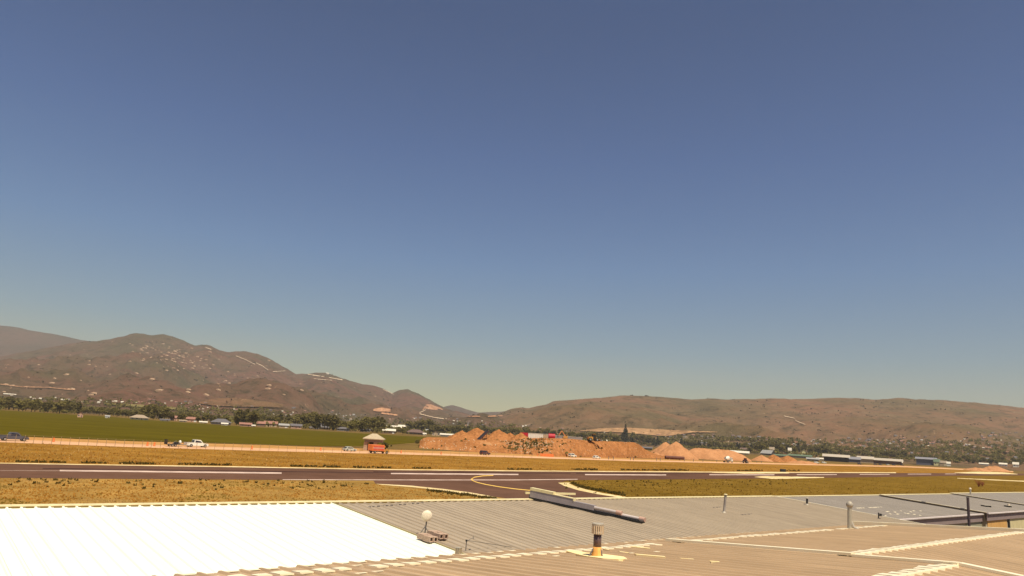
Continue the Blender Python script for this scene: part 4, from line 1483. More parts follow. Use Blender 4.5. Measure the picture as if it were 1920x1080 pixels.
# parked cars near the hangars
for i, px in enumerate((1612, 1642, 1651, 1665, 1676, 1692)):
    p = gp(px, interp(RD_FAR, px) + .2)
    car(p, .1, P_dark if i not in (3,) else P_silver,
        'dark parked car ' + ('left of the longest hangar', 'under the middle hangar eave', 'second in front of the longest hangar', 'pale one in the hangar row',
                              'third in front of the longest hangar', 'at the right end of the hangar row')[i], 'suv', 1.0, group='cars parked before the hangars') \
        if i != 3 else car(p, .1, P_silver, 'silver parked car among dark ones before the longest hangar', 'suv', 1.0, group='cars parked before the hangars')
for px, lab in ((1531, 'white parked van left of the long hangar'), (1545, 'white parked car nearest the dark open hangar')):
    car(gp(px, 868.8), .1, P_white, lab, 'suv', 1.0)
p = gp(1468, 884.8)
e = empty('windsock_base', p, 0, 'small dark equipment box in the grass beside the runway', 'equipment box')
MB().box(-1.1, 1.1, -.5, .5, 0, 1.1).build('cabinet', M_black, e)
MB().box(-1.2, 1.2, -.6, .6, 1.103, 1.2).build('lid', M_steel, e)

# ------------------------------------------------------------------ stone shelter by the road
p = gp(698, 845.5)
k = mpp(p)
e = empty('roadside_shelter', p, -math.atan2(p.x, p.y) - .1, 'stone-pillared shelter with pale hip roof behind the box truck', 'shelter')
M_stone = mat('stone_block', (.38, .24, .16), (.52, .35, .24), scale=1.2, fine=.2)
HW = 19 * k
hz = 22 * k
rf = MB()
v = [(-HW, -.6, hz), (HW, -.6, hz), (HW, 6, hz), (-HW, 6, hz), (-.8, 2.6, hz + 9 * k), (.8, 2.6, hz + 9 * k)]
v += [(x, y, z - .3) for x, y, z in v[:4]]
rf.add(v, [(0, 1, 5, 4), (1, 2, 5), (2, 3, 4, 5), (3, 0, 4), (6, 9, 8, 7), (0, 6, 7, 1), (1, 7, 8, 2), (2, 8, 9, 3), (3, 9, 6, 0)])
rf.build('roof', plain('shelter_roof_pale', (.50, .38, .24)), e)
MB().box(-HW + 3 * k, HW - 3 * k, .2, 5.4, 15.5 * k, hz - .31).build('beam', plain('shelter_beam', (.26, .19, .17)), e)
for x in (-HW + 5.5 * k, 4 * k):
    for y in (.3, 4.2):
        q = MB()
        w_ = 3.2 * k
        q.box(x - w_, x + w_, y, y + 1.0, 0, 15.5 * k - .003)
        q.build('pillar', M_stone, e)
MB().box(-HW + 10 * k, 0, 4.3, 4.5, 0, 15.3 * k).build('back_wall', WALLS['dark'], e)

# ------------------------------------------------------------------ highway fence: thin posts and rails
FN = [(x, (interp(RD_FAR, x) + interp(RD_MID, x)) / 2) for x in range(-40, 1020, 12)]
e = empty('highway_fence', gp(0, 820), 0, 'thin pale wire fence running along the far side of the highway', 'fence')
off = Vector(e.location)
M_fp = plain('fence_post_pale', (.44, .29, .15))
post = MB().box(-.035, .035, -.035, .035, 0, 1.8).mesh('post', M_fp)
prev = None
rails = MB()
for x in range(-40, 1010, 17):
    q = gp(x, (interp(RD_NEAR, x) + .8)) - off
    inst('post', post, e, q)
    if prev is not None:
        for z in (.6, 1.75):
            rails.cyl(prev + Vector((0, 0, z)), q + Vector((0, 0, z)), .018, n=4, cap=False)
    prev = q
rails.build('wire', M_fp, e)

# ------------------------------------------------------------------ grass clumps and tufts
rnd = random.Random(33)
tuft = {'a': MB(), 'b': MB(), 'c': MB(), 'e': MB()}


def clump(mb, p, s, n=4):
    for i in range(n):
        a = rnd.uniform(0, 6.28)
        c, s2 = math.cos(a), math.sin(a)
        w = s * rnd.uniform(.25, .5)
        lean = s * rnd.uniform(-.5, .5)
        x, y = p.x + rnd.uniform(-.4, .4) * s, p.y + rnd.uniform(-.4, .4) * s
        mb.add([(x - c * w, y - s2 * w, p.z - .02), (x + c * w, y + s2 * w, p.z - .02), (x + lean, y + lean * .4, p.z + s * rnd.uniform(.5, 1))], [(0, 1, 2)])


for i in range(16000):
    px = rnd.uniform(-20, 1940)
    yn = interp(RW_NEAR, px)
    py = yn + 1.2 + rnd.random() * (interp([(0, 946), (620, 943), (1440, 930), (1520, 942), (1920, 912)], px) - yn + 8)
    if 640 < px < 1190:
        le = interp([(640, 902), (710, 908.5), (830, 919.5), (935, 935), (990, 950)], px)
        re = interp([(1040, 902), (1070, 905), (1090, 917), (1170, 933.5), (1190, 936)], px)
        if px < 990 and py < le + 1:
            continue
        if 990 <= px < 1045:
            continue
        if px >= 1045 and py > re - 1:
            continue
        if px < 710 and py < 908:
            pass
    p = gp(px, py)
    d_ = noise.noise(Vector((p.x / 9, p.y / 9, 4)))
    if px > 1040:
        if rnd.random() < .6:
            clump(tuft['e' if d_ < .2 or rnd.random() < .8 else 'c'], p, rnd.uniform(.10, .28))
    else:
        clump(tuft['a' if d_ < -.2 else ('b' if d_ < .3 else 'c')], p, rnd.uniform(.06, .20))
for i in range(9000):
    px = rnd.uniform(-20, 1900)
    y0, y1 = interp(RD_NEAR, px) + .8, interp(RW_FAR, px) - 1.8
    py = y0 + rnd.random() * (y1 - y0)
    p = gp(px, py)
    clump(tuft['b' if rnd.random() < .75 else 'c'], p, rnd.uniform(.12, .35), 3)
M_ta = mat('grass_olive', (0.203, 0.125, 0.020), (0.270, 0.163, 0.026), scale=.3)
M_tb = mat('grass_ochre', (0.373, 0.176, 0.029), (0.469, 0.218, 0.041), scale=.3)
M_tc = mat('grass_straw', (0.464, 0.273, 0.084), (0.575, 0.354, 0.122), scale=.3)
M_te = mat('grass_east', (.22, .12, .018), (.30, .16, .028), scale=.3)
for k_, m_ in (('e', M_te), ('a', M_ta), ('b', M_tb), ('c', M_tc)):
    tag(tuft[k_].build('grass', m_), 'short dry grass growing beside the runway', 'grass', kind='stuff')
# dark tufts on the runway shoulder and near verge
dkt = MB()
for i in range(1500):
    px = rnd.uniform(-20, 1500)
    if noise.noise(Vector((px * .018, 2.2, 0))) < -.02:
        continue
    p = gp(px, interp(RW_FAR, px) - 2.6 - abs(rnd.gauss(0, .8)))
    clump(dkt, p, rnd.uniform(.25, .55) * (p.y / 150) ** .5, 4)
for i in range(200):
    px = rnd.uniform(0, 700) if i % 2 else rnd.uniform(1060, 1500)
    p = gp(px, interp(RW_NEAR, px) + 2 + abs(rnd.gauss(0, 8)))
    clump(dkt, p, rnd.uniform(.2, .42), 5)
for i in range(500):
    t_ = rnd.random()
    px = 1072 + 100 * t_
    p = gp(px, interp([(1072, 907), (1090, 915), (1130, 922.5), (1175, 931)], px) - abs(rnd.gauss(0, 1.8)))
    clump(dkt, p, rnd.uniform(.15, .4), 4)
for i in range(300):
    px = rnd.uniform(800, 930)
    p = gp(px, interp([(800, 918), (870, 926), (930, 934)], px) + abs(rnd.gauss(0, 2)))
    clump(dkt, p, rnd.uniform(.15, .35), 4)
tag(dkt.build('dark_tufts', mat('weed_dark', (.07, .05, .014), (.11, .075, .02), scale=.5)), 'dark weed tufts along the runway edges', 'weeds', kind='stuff')

# ------------------------------------------------------------------ metal roofs
RA = Vector((0.75977, 0.65019, 0))            # along the ridges
RD = Vector((0.65019, -0.75977, 0))           # down the slope, towards the camera side
M_roofg = mat('roof_sheet_grey', (0.341, 0.258, 0.173), (0.413, 0.317, 0.214), scale=.5, coord='Rib', stretch=(2.2, .22, 1), rnd=.035, lo=.3, hi=.7, rough=.5, spec=.35, fine=.07)
M_roofn = mat('roof_sheet_warm', (0.408, 0.267, 0.146), (0.504, 0.338, 0.192), scale=.5, coord='Rib', stretch=(2.2, .22, 1), rnd=.035, lo=.3, hi=.7, rough=.55, spec=.35, fine=.07)
M_roofw = mat('roof_sheet_white', (.86, .85, .67), (.88, .87, .73), scale=.3, coord='Rib', stretch=(2, .2, 1), rough=.5, spec=.3, rnd=.02)
M_roofb = mat('roof_sheet_cool', (0.285, 0.235, 0.188), (0.345, 0.287, 0.231), scale=.5, coord='Rib', stretch=(2.2, .22, 1), rnd=.035, lo=.3, hi=.7, rough=.5, spec=.35, fine=.07)
M_cap = mat('ridge_cap_cream', (.66, .53, .27), (.80, .66, .36), scale=1.5, rough=.5)
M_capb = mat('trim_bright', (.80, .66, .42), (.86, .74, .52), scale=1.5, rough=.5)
M_hw = plain('hangar_wall_tan', (.45, .36, .24))
M_fas = plain('fascia_mauve', (.34, .25, .23))
S = 0.45


def rib_panel(T, s=S, t=.012, rh=.045, name='roof_panel', m=None):
    """local frame: x along the ridge, y down the slope, z up"""
    pr = [(0, 0), (s - .13, 0), (s - .10, rh), (s - .04, rh), (s - .008, 0), (s - .008, -t), (0, -t)]
    v = [(x, 0, z) for x, z in pr] + [(x, T, z) for x, z in pr]
    n = len(pr)
    f = [tuple(range(n)), tuple(range(2 * n - 1, n - 1, -1))] + [((i + 1) % n, i, i + n, (i + 1) % n + n) for i in range(n)]
    return MB().add(v, f).mesh(name, m)


def frame(origin, a, d, slope):
    """4x4 matrix with x=a, y=d with the given drop per metre, z=normal"""
    y = (d - Vector((0, 0, slope))).normalized()
    z = a.cross(y)
    if z.z < 0:
        z = -z
    M = Matrix.Identity(4)
    for i, c in enumerate((a, y, z)):
        for j in range(3):
            M[j][i] = c[j]
    M.translation = origin
    return M


def roof_part(parent, pm, origin, a, d, slope, T, n, m, name='roof_panel'):
    """n ribbed sheets side by side, each its own object"""
    F_ = frame(origin, a, d, slope)
    if F_.to_3x3().determinant() < 0:
        pass
    me = rib_panel(T, m=m, name=name)
    for i in range(n):
        o = bpy.data.objects.new(name, me)
        COL.objects.link(o)
        o.parent = parent
        o.matrix_world = F_ @ Matrix.Translation((i * S, 0, 0))
        o.matrix_local = parent_inv(parent) @ F_ @ Matrix.Translation((i * S, 0, 0))
    return F_


def parent_inv(p):
    return Matrix.Translation(-p.location)


def strip(parent, name, F_, x0, x1, y0, y1, z0, z1, m):
    """box in the roof frame"""
    mb = MB().box(x0, x1, y0, y1, z0, z1)
    o = mb.build(name, m, parent)
    o.matrix_local = parent_inv(parent) @ F_
    return o


def under(parent, F_, x0, x1, T, zlow, m, back=0.0, name='wall'):
    """building walls under a roof plane down to the ground"""
    c = [F_ @ Vector((x0, .25, -.03)), F_ @ Vector((x1, .25, -.03)), F_ @ Vector((x1, T - .16, -.03)), F_ @ Vector((x0, T - .16, -.03))]
    lo = [Vector((q.x, q.y, 0)) for q in c]
    mb = MB().add(c + lo, [(0, 1, 2, 3), (4, 7, 6, 5), (0, 4, 5, 1), (1, 5, 6, 2), (2, 6, 7, 3), (3, 7, 4, 0)])
    o = mb.build(name, m, parent)
    o.matrix_local = parent_inv(parent)
    return o


# ---- first row: white and grey roof (one building)
G0 = gp(620, 943, 4.3)
b1 = empty('hangar', Vector((G0.x, G0.y, 0)), 0, 'long low hangar under the white and grey ribbed metal roof', 'hangar')
TG = 13.0
nw, ng = 56, 92
FG = roof_part(b1, None, G0, RA, RD, .07, TG, ng, M_roofg)
FW = frame(G0 - RA * (nw * S), RA, RD, .07)
roof_part(b1, None, G0 - RA * (nw * S), RA, RD, .07, TG, nw, M_roofw)
strip(b1, 'ridge_cap', FG, -nw * S, ng * S, -.22, .16, .048, .072, M_cap)
strip(b1, 'rake_trim', FG, ng * S, ng * S + .14, -.1, TG, -.1, .08, M_capb)
strip(b1, 'panel_joint', FG, -.03, .05, .17, TG, .048, .066, mat('joint_olive', (.22, .17, .06), (.3, .24, .09), scale=2))
cap_dash = MB().box(-.13, .13, -.03, .03, 0, .04).mesh('cap_shadow_dash', mat('shadow_dash_brown', (.20, .12, .03), (.3, .18, .05), scale=2))  # dark blocks painting the shadow dashes under the ridge cap
for i in range(0, nw + 8):
    o = inst('cap_shadow_dash', cap_dash, b1)
    o.matrix_local = parent_inv(b1) @ FG @ Matrix.Translation((-nw * S + i * S + .2, .20, .012))
under(b1, FG, -nw * S + .1, ng * S - .1, TG, 0, M_hw)
# back slope beyond the ridge (falls away from the camera)
FB = frame(G0 + RA * (ng * S), -RA, -RD, .45)
BS = strip(b1, 'back_roof', FB, 0, (nw + ng) * S, 0.25, 9, -.02, .0, M_roofg)

FGn = (FG.to_3x3() @ Vector((0, 0, 1)))


def on_grey(px, py):
    return on_plane(px, py, G0, FGn)


# row of small snow guards, the dashed row near the ridge
sg = MB().box(-.08, .08, -.02, .02, 0, .05).mesh('snow_guard', M_steel)
for i in range(13):
    px = 693 + i * 8.2
    p = on_grey(px, 951.5 - i * .62)
    o = inst('snow_guard', sg, b1)
    o.matrix_local = parent_inv(b1) @ Matrix.Translation(p) @ FG.to_3x3().to_4x4()
for x0, y0, n in ((1338, 952.5, 4), (1390, 966, 6)):
    for i in range(n):
        o = inst('snow_guard', sg, b1)
        o.matrix_local = parent_inv(b1) @ Matrix.Translation(on_grey(x0 + i * 3.6, y0 - i * .3)) @ FG.to_3x3().to_4x4()

# ---- second row to the right: three stepped roofs
def back_building(o, n, T, label, z_wall=M_hw, slope=.072, left_trim=True, n0=0):
    b = empty('hangar', Vector((o.x, o.y, 0)), 0, label, 'hangar', None)
    F_ = roof_part(b, None, o + RA * (n0 * S), RA, RD, slope, T, n, M_roofb)
    strip(b, 'ridge_cap', F_, 0, n * S, -.2, .16, .048, .072, M_cap)
    strip(b, 'fascia', F_, 0, n * S, T + .003, T + .06, -.72, .05, M_fas)
    strip(b, 'gutter', F_, 0, n * S, T + .065, T + .2, -.06, .04, mat('gutter_pale', (.62, .52, .47), (.70, .60, .54), scale=2))
    under(b, F_, .1, n * S - .1, T, 0, z_wall)
    Fb = frame(o + RA * ((n0 + n) * S), -RA, -RD, .45)
    strip(b, 'back_roof', Fb, 0, n * S, .25, 8, -.02, 0, M_roofb)
    return b, F_


O2 = gp(1650, 929.0, 4.05)
O1 = gp(1440, 930, 4.3)
n2 = int((O2 - O1).dot(RA) / S) + 1
b2, F2 = back_building(O2 - RA * (n2 * S), n2, 10.2, 'grey ribbed hangar roof between the vent and the stepped seam')
O3 = gp(1651, 928.6, 4.14)
O4 = gp(1781, 919.5, 4.6)
n3 = int((O4 - O3).dot(RA) / S)
b3, F3 = back_building(O3, n3, 10.0, 'grey hangar roof crossed by a dark seam behind the black pole')
b4, F4 = back_building(O3 + RA * (n3 * S + .03) + Vector((0, 0, .09)), 90, 10.0, 'farthest grey hangar roof at the right edge')
M_seam = mat('seam_dark', (.24, .18, .13), (.30, .23, .16), scale=2)
for b_, F_, T_ in ((b3, F3, 10.0), (b4, F4, 10.0)):
    strip(b_, 'rake_flashing', F_, -.08, -.003, -.1, T_, -.03, .06, M_seam)
    strip(b_, 'rake_trim', F_, -.16, .02, -.1, T_, .062, .10, M_capb)
# pale flakes scattered on the roof near the round-capped vent
rnd = random.Random(8)
M_flake = mat('flake_pale', (.75, .62, .42), (.85, .74, .54), scale=4)
for i in range(22):
    px = 1610 + i * 5.6 + rnd.uniform(-3, 3)
    py = (953.5 - (i % 9) * .25) if i < 9 else rnd.uniform(957, 969)
    q = on_plane(px, py, F2.translation, F2.to_3x3() @ Vector((0, 0, 1)))
    w_ = rnd.uniform(.08, .28)
    o = MB().box(-w_, w_, -.07, .07, 0, .05).build('loose_flake', M_flake, b2)
    o.matrix_local = parent_inv(b2) @ Matrix.Translation(q) @ F2.to_3x3().to_4x4()
# pipes/lumps along the seam
for k_ in (.42, .78):
    strip(b3, 'seam_bracket', F3, -.3, -.143, 10.0 * k_, 10.0 * k_ + .35, .0, .12, M_steel)
# doors in the wall below the third eave
M_odoor = plain('door_orange', (.70, .38, .12))
M_ydoor = plain('door_cream', (.68, .56, .30))


def wall_panel(b, F_, T, x0, x1, top, m, name, out=.05):
    a = F_ @ Vector((x0, T - .16, 0))
    c = F_ @ Vector((x1, T - .16, 0))
    n = RD
    mb = MB()
    q = [a + n * .003, c + n * .003, c + n * out, a + n * out]
    hi = a.z - top
    v = [Vector((k.x, k.y, 0)) for k in q] + [Vector((k.x, k.y, hi)) for k in q]
    mb.add(v, [(3, 2, 1, 0), (4, 5, 6, 7), (0, 1, 5, 4), (1, 2, 6, 5), (2, 3, 7, 6), (3, 0, 4, 7)])
    o = mb.build(name, m, b)
    o.matrix_local = parent_inv(b)
    return o


wall_panel(b3, F3, 10.0, .5, 6.5, .55, M_odoor, 'hangar_door')
wall_panel(b3, F3, 10.0, 6.9, 7.3, .5, M_black, 'downpipe', .12)
wall_panel(b3, F3, 10.0, 7.5, 20, .5, M_ydoor, 'wall_panel')
wall_panel(b2, F2, 10.2, n2 * S - 5.5, n2 * S - .3, .5, plain('wall_sage', (.36, .33, .22)), 'hangar_door')

# ---- near building: two units with rising slope, ridge, and a small back slope
N0 = gp(1260, 1019, 4.9)
near1 = empty('metal_building', Vector((N0.x, N0.y, 0)), 0, 'nearest metal building, left unit with warm ribbed roof and the wide flue', 'building')
near2 = empty('metal_building', Vector((N0.x + 2, N0.y + 2, 0)), 0, 'nearest metal building, right unit with a bright diagonal ridge', 'building')
UP = .08
EAVE = -1.5
R1, R2 = 8.4, 5.75            # ridge distance of each unit
nA = 90
nB = 36


def near_unit(b, a0, n, ridge, zoff):
    o = N0 + RA * a0 + Vector((0, 0, zoff))
    # upper sheets from the lap strip to the ridge, and lower sheets from eave to the lap
    Fu = roof_part(b, None, o, RA, RD, -UP, ridge, n, M_roofn)
    ol = N0 + RA * a0 + (RD + Vector((0, 0, UP))) * EAVE + Vector((0, 0, zoff - .05))
    Fl = roof_part(b, None, ol, RA, RD, -UP, -EAVE + .25, n, M_roofn, 'eave_panel')
    top = o + (RD + Vector((0, 0, UP))) * (ridge * .9968)
    Fs = roof_part(b, None, top, RA, RD, .06, 8.0, n, M_roofn, 'south_panel')
    # walls
    under(b, Fs, .1, n * S - .1, 8.0, 0, M_hw)
    c = [Fl @ Vector((.1, .3, -.05)), Fl @ Vector((n * S - .1, .3, -.05)), Fu @ Vector((n * S - .1, ridge, -.05)), Fu @ Vector((.1, ridge, -.05))]
    lo = [Vector((q.x, q.y, 0)) for q in c]
    MB().add(c + lo, [(0, 1, 2, 3), (4, 7, 6, 5), (0, 4, 5, 1), (1, 5, 6, 2), (2, 6, 7, 3), (3, 7, 4, 0)]).build('wall', M_hw, b, loc=-b.location)
    return Fu, Fl, Fs


Fu1, Fl1, Fs1 = near_unit(near1, -nA * S, nA, R1, 0)
Fu2, Fl2, Fs2 = near_unit(near2, .12, nB, R2, .02)
# bright closure pieces between the ribs: painted sunlight on lap strip and ridge
def rib_pieces(b, F_, n, y, w, m, name, skip=.0, seed=1, h=.024, jitter=.05):
    rr = random.Random(seed)
    mes = [MB().add([(.0, -w * .5, .016), (S - .13, -w * .5 + w * .25 * q, .016), (S - .14, w * .5, .016), (.02, w * .42, .016),
                     (.0, -w * .5, h), (S - .13, -w * .5 + w * .25 * q, h), (S - .14, w * .5, h), (.02, w * .42, h)],
                    [(3, 2, 1, 0), (4, 5, 6, 7), (0, 1, 5, 4), (1, 2, 6, 5), (2, 3, 7, 6), (3, 0, 4, 7)]).mesh(name, m) for q in (0, 1, -.6)]
    for i in range(n):
        if rr.random() < skip:
            continue
        o = bpy.data.objects.new(name, rr.choice(mes))
        COL.objects.link(o)
        o.parent = b
        o.matrix_local = parent_inv(b) @ F_ @ Matrix.Translation((i * S, y + rr.uniform(-jitter, jitter), 0)) @ Matrix.Diagonal((1, rr.uniform(.7, 1.25), 1, 1))


rib_pieces(near1, Fu1, nA, .12, .46, M_capb, 'sunlit_lap', .04, 1, .05)
rib_pieces(near2, Fu2, nB, .12, .36, M_capb, 'sunlit_lap', .06, 2, .05)
rib_pieces(near1, Fl1, nA, .9, .16, M_capb, 'pale_patch', .72, 4, jitter=.25)  # pale pieces scattered at random between the ribs
rib_pieces(near1, Fu1, nA, 1.1, .12, M_capb, 'pale_patch', .9, 5, jitter=.6)
rib_pieces(near1, Fu1, nA, R1 - .24, .34, M_capb, 'sunlit_ridge', 0.02, 6, .06, .02)
rib_pieces(near2, Fu2, nB, R2 - .24, .34, M_capb, 'sunlit_ridge', 0.0, 7, .06, .02)
strip(near1, 'ridge_filler', Fu1, 0, nA * S, R1 - .06, R1 + .03, -.01, .046, M_capb)
strip(near2, 'ridge_filler', Fu2, 0, nB * S, R2 - .06, R2 + .03, -.01, .046, M_capb)
strip(near1, 'ridge_cap', Fu1, -.0, nA * S, R1 - .10, R1 + .02, .047, .06, M_capb)
strip(near2, 'ridge_cap', Fu2, 0, nB * S, R2 - .10, R2 + .02, .047, .06, M_capb)
strip(near2, 'unit_joint', Fu2, -.2, .06, EAVE + 1.3, R2 + .1, .05, .12, M_capb)
strip(near1, 'unit_joint', Fu1, nA * S - .1, nA * S + .14, R2 + .12, R1, .05, .11, M_capb)
strip(near2, 'rake_trim', Fu2, nB * S, nB * S + .24, EAVE, R2 + .2, -.15, .16, M_capb)
strip(near1, 'unit_joint', Fs1, nA * S - .1, nA * S + .14, .02, 8, .05, .11, M_capb)
strip(near2, 'rake_trim', Fs2, nB * S, nB * S + .13, 0, 8, -.15, .075, M_capb)
# bright pieces painting the eave edge highlights over the grey roof
rib_pieces(near1, Fl1, nA, .08, .14, M_capb, 'eave_highlight', .45, 9)
rib_pieces(near2, Fl2, nB, .08, .2, M_capb, 'eave_highlight', .15, 10)

NN = Fu1.to_3x3() @ Vector((0, 0, 1))


def on_near(px, py):
    return on_plane(px, py, N0, NN)


# ------------------------------------------------------------------ roof-top things
M_galv = plain('galvanised', (.46, .39, .30), rough=.6, metal=.15)
M_block = mat('cinder_block', (.42, .28, .20), (.52, .36, .26), scale=6, rough=.95)
M_boot = mat('boot_ochre', (.60, .25, .06), (.80, .44, .13), scale=5, stretch=(1, 1, .4))
M_sealant_glint = mat('sealant_glint_cream', (.84, .62, .28), (.88, .72, .40), scale=4)
M_dish = plain('dish_cream', (.86, .70, .50), rough=.5)

# dish antenna on mast with tripod
p = on_grey(796, 1005)
k = mpp(p)
e = empty('dish_antenna', p, 0, 'round pale dish antenna on a tripod mast held by cinder blocks', 'antenna')
MB().cyl((0, 0, 0), (.06, .0, 43 * k), .028, n=10).build('mast', M_steel, e)
dm = MB().lathe([(.01, .08), (.12, .075), (.2, .05), (9.6 * k, .0), (9.8 * k, .02), (.2, .075), (.12, .10), (.01, .11)], 26)
do = dm.build('dish', M_dish, e, smooth=True, loc=(.03, -.04, 35 * k))
do.rotation_euler = (R(92), 0, R(10))
MB().cyl((.0, .0, 0), (-.0, -.32, .0), .012, n=6).build('feed_arm', M_steel, do)
for a in (-2.6, -.5, 1.6):
    MB().cyl((0, 0, 17 * k), (10.5 * k * math.cos(a), 10.5 * k * math.sin(a), .05), .018, n=6).build('leg', M_steel, e)
MB().box(-.06, .06, -.06, .06, 0, .04).build('foot_plate', M_steel, e)


def cinder(p, ang, label, z=0):
    b = empty('cinder_block', p + Vector((0, 0, z)), ang, label, 'cinder block', 'cinder blocks weighing down the antenna')
    L, W, H, t = .42, .2, .2, .035
    mb = MB()
    for y0, y1 in ((0, t), (W - t, W)):
        mb.box(0, L, y0, y1, 0, H)
    mb.box(0, L, t + .001, W - t - .001, 0, t)
    mb.box(0, L, t + .001, W - t - .001, H - t, H)
    mb.box(L * .45, L * .45 + t, t + .001, W - t - .001, t + .001, H - t - .001)
    mb.build('shell', M_block, b)
    MB().box(.06, L - .07, t + .003, W - t - .003, t + .003, H - t - .003).build('hollow', M_black, b)
    return b


# blocks lie with their long side down the slope, hollow ends to the camera
ang = math.atan2(RD.y, RD.x)
base = on_grey(781, 1011)
names = ['leftmost row', 'second row', 'third row', 'rightmost row']
for i, (px, py) in enumerate(((781, 1012), (789, 1012), (800, 1006.5), (809, 1006.5))):
    q = on_grey(px, py)
    for j in range(2):
        cinder(q + (RD + Vector((0, 0, -.07))) * (j * .43), ang + R(4) , 'tan cinder block under the dish, ' + names[i] + (', rear block', ', front block')[j], .05)

# grey sheet-metal box at the end of the white roof
p = on_near(858, 1039) + Vector((0, 0, -.1))
p = on_grey(859, 1041)
k = mpp(p)
e = empty('vent_box', p, math.atan2(RD.y, RD.x) + .4, 'short grey sheet-metal box at the corner of the white roof', 'vent box')
MB().box(-4.5 * k, 4.5 * k, -4.5 * k, 4.5 * k, -.2, 12.5 * k).build('body', plain('box_tan_metal', (.44, .32, .20), rough=.4, metal=.3), e)
for s_ in (-1.5, 2):
    MB().box((s_ - .4) * k, (s_ + .4) * k, -4.9 * k, -4.52 * k, -.1, 12.3 * k).build('seam', M_steel, e)
MB().box(-4.8 * k, 4.8 * k, -4.8 * k, 4.8 * k, 12.503 * k, 13.2 * k).build('lid', M_galv, e)
# small weather mast with thin cable
p = on_grey(873, 1034)
k = mpp(p)
e = empty('weather_sensor', p, 0, 'thin bent sensor mast with a trailing cable beside the metal box', 'sensor mast')
MB().cyl((0, 0, 0), (.5 * k, 0, 20 * k), .018, n=7).build('post', M_steel, e)
MB().cyl((.5 * k, 0, 18 * k), (13 * k, .1, 24 * k), .012, n=6).build('arm', M_steel, e)
MB().cyl((13 * k, .1, 21 * k), (11 * k, .1, 26 * k), .012, n=6).build('tip', M_steel, e)
MB().box(-1.5 * k, 2 * k, -.04, .04, 17 * k, 20 * k).build('sensor_head', M_black, e)
q = on_grey(960, 1026) - p
MB().cyl((.5 * k, 0, 19 * k), q, .008, n=5).build('cable', M_black, e)

# large flue on the near roof
p = on_near(1119, 1046)
k = mpp(p)
e = empty('flue_pipe', p, 0, 'wide flue with clear ribbed cap on an ochre cone boot', 'flue')
bt = MB().lathe([(11.5 * k, -.02), (10.5 * k, 2 * k), (8.5 * k, 12 * k), (7.5 * k, 19 * k)], 20).build('boot', M_boot, e, smooth=True)
MB().lathe([(7.2 * k, 17 * k), (7.0 * k, 41 * k)], 20).build('pipe', mat('flue_dark', (.10, .06, .055), (.16, .10, .09), scale=2, rough=.4, metal=.3, stretch=(4, 4, .3)), e, smooth=True)
cp = MB()
for zz, rr_ in ((41 * k, 9.5 * k), (43 * k, 9.7 * k), (54 * k, 9.7 * k), (56.5 * k, 10 * k)):
    cp.lathe([(rr_, zz), (rr_ + .01, zz + .02), (rr_, zz + .04)], 20)
cp.build('cap_ring', M_galv, e)
cg = mat('cap_mesh', (.55, .40, .25), (.68, .52, .36), scale=5, rough=.3, metal=.3)
for i in range(16):
    a = i * PI / 8
    x, y = 9.5 * k * math.cos(a), 9.5 * k * math.sin(a)
    MB().box(x - .018, x + .018, y - .018, y + .018, 41 * k, 56 * k).build('cap_bar', cg, e)
MB().lathe([(7.0 * k, 41.2 * k), (7.6 * k, 50 * k), (6 * k, 53 * k)], 18).build('inner_cone', cg, e, smooth=True)
for a, r_ in ((3.5, 17), (5.6, 12), (.6, 12)):
    MB().cyl((r_ * k * math.cos(a), r_ * k * math.sin(a), .02), (7 * k * math.cos(a), 7 * k * math.sin(a), 16 * k), .02, n=6).build('brace', M_steel, e)
# cream sealant apron, sized on the roof plane
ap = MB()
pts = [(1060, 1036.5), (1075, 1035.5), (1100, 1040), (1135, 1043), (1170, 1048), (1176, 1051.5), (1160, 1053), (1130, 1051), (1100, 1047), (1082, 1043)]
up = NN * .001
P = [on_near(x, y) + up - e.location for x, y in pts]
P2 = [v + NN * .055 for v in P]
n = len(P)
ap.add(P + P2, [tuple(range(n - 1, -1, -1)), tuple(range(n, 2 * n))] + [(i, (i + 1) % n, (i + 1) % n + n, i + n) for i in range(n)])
ap.build('apron', M_sealant_glint, e)
# thin cream pieces painting bright reflections on the near roof
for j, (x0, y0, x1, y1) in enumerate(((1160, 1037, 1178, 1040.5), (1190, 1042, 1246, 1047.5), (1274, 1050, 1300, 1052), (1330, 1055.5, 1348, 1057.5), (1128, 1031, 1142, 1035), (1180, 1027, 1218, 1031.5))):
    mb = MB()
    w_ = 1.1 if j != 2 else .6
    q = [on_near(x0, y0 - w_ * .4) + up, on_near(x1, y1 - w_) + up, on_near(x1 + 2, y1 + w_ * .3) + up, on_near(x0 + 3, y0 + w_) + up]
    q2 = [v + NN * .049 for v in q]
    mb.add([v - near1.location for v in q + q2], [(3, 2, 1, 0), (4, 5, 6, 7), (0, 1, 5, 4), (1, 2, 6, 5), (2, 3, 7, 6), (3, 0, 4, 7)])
    mb.build('reflection_streak', M_sealant_glint, near1)

# long stepped duct along the ribs of the grey roof
e0 = on_grey(992, 937)
e1 = on_grey(1208, 983.5)
e = empty('roof_duct', e0, 0, 'long stepped metal duct running down the grey roof with cream top', 'duct')
dv = e1 - e0
Ld = dv.length
u = dv.normalized()
sd_ = u.cross(FGn).normalized()
Fd = Matrix.Identity(4)
for i, c in enumerate((u, -sd_ if sd_.dot(RA) < 0 else sd_, FGn)):
    for j in range(3):
        Fd[j][i] = c[j]


def duct(name, f0, f1, h0, h1, y0, y1, m):
    o = MB().box(f0 * Ld, f1 * Ld, y0, y1, h0, h1).build(name, m, e)
    o.matrix_local = Fd
    return o


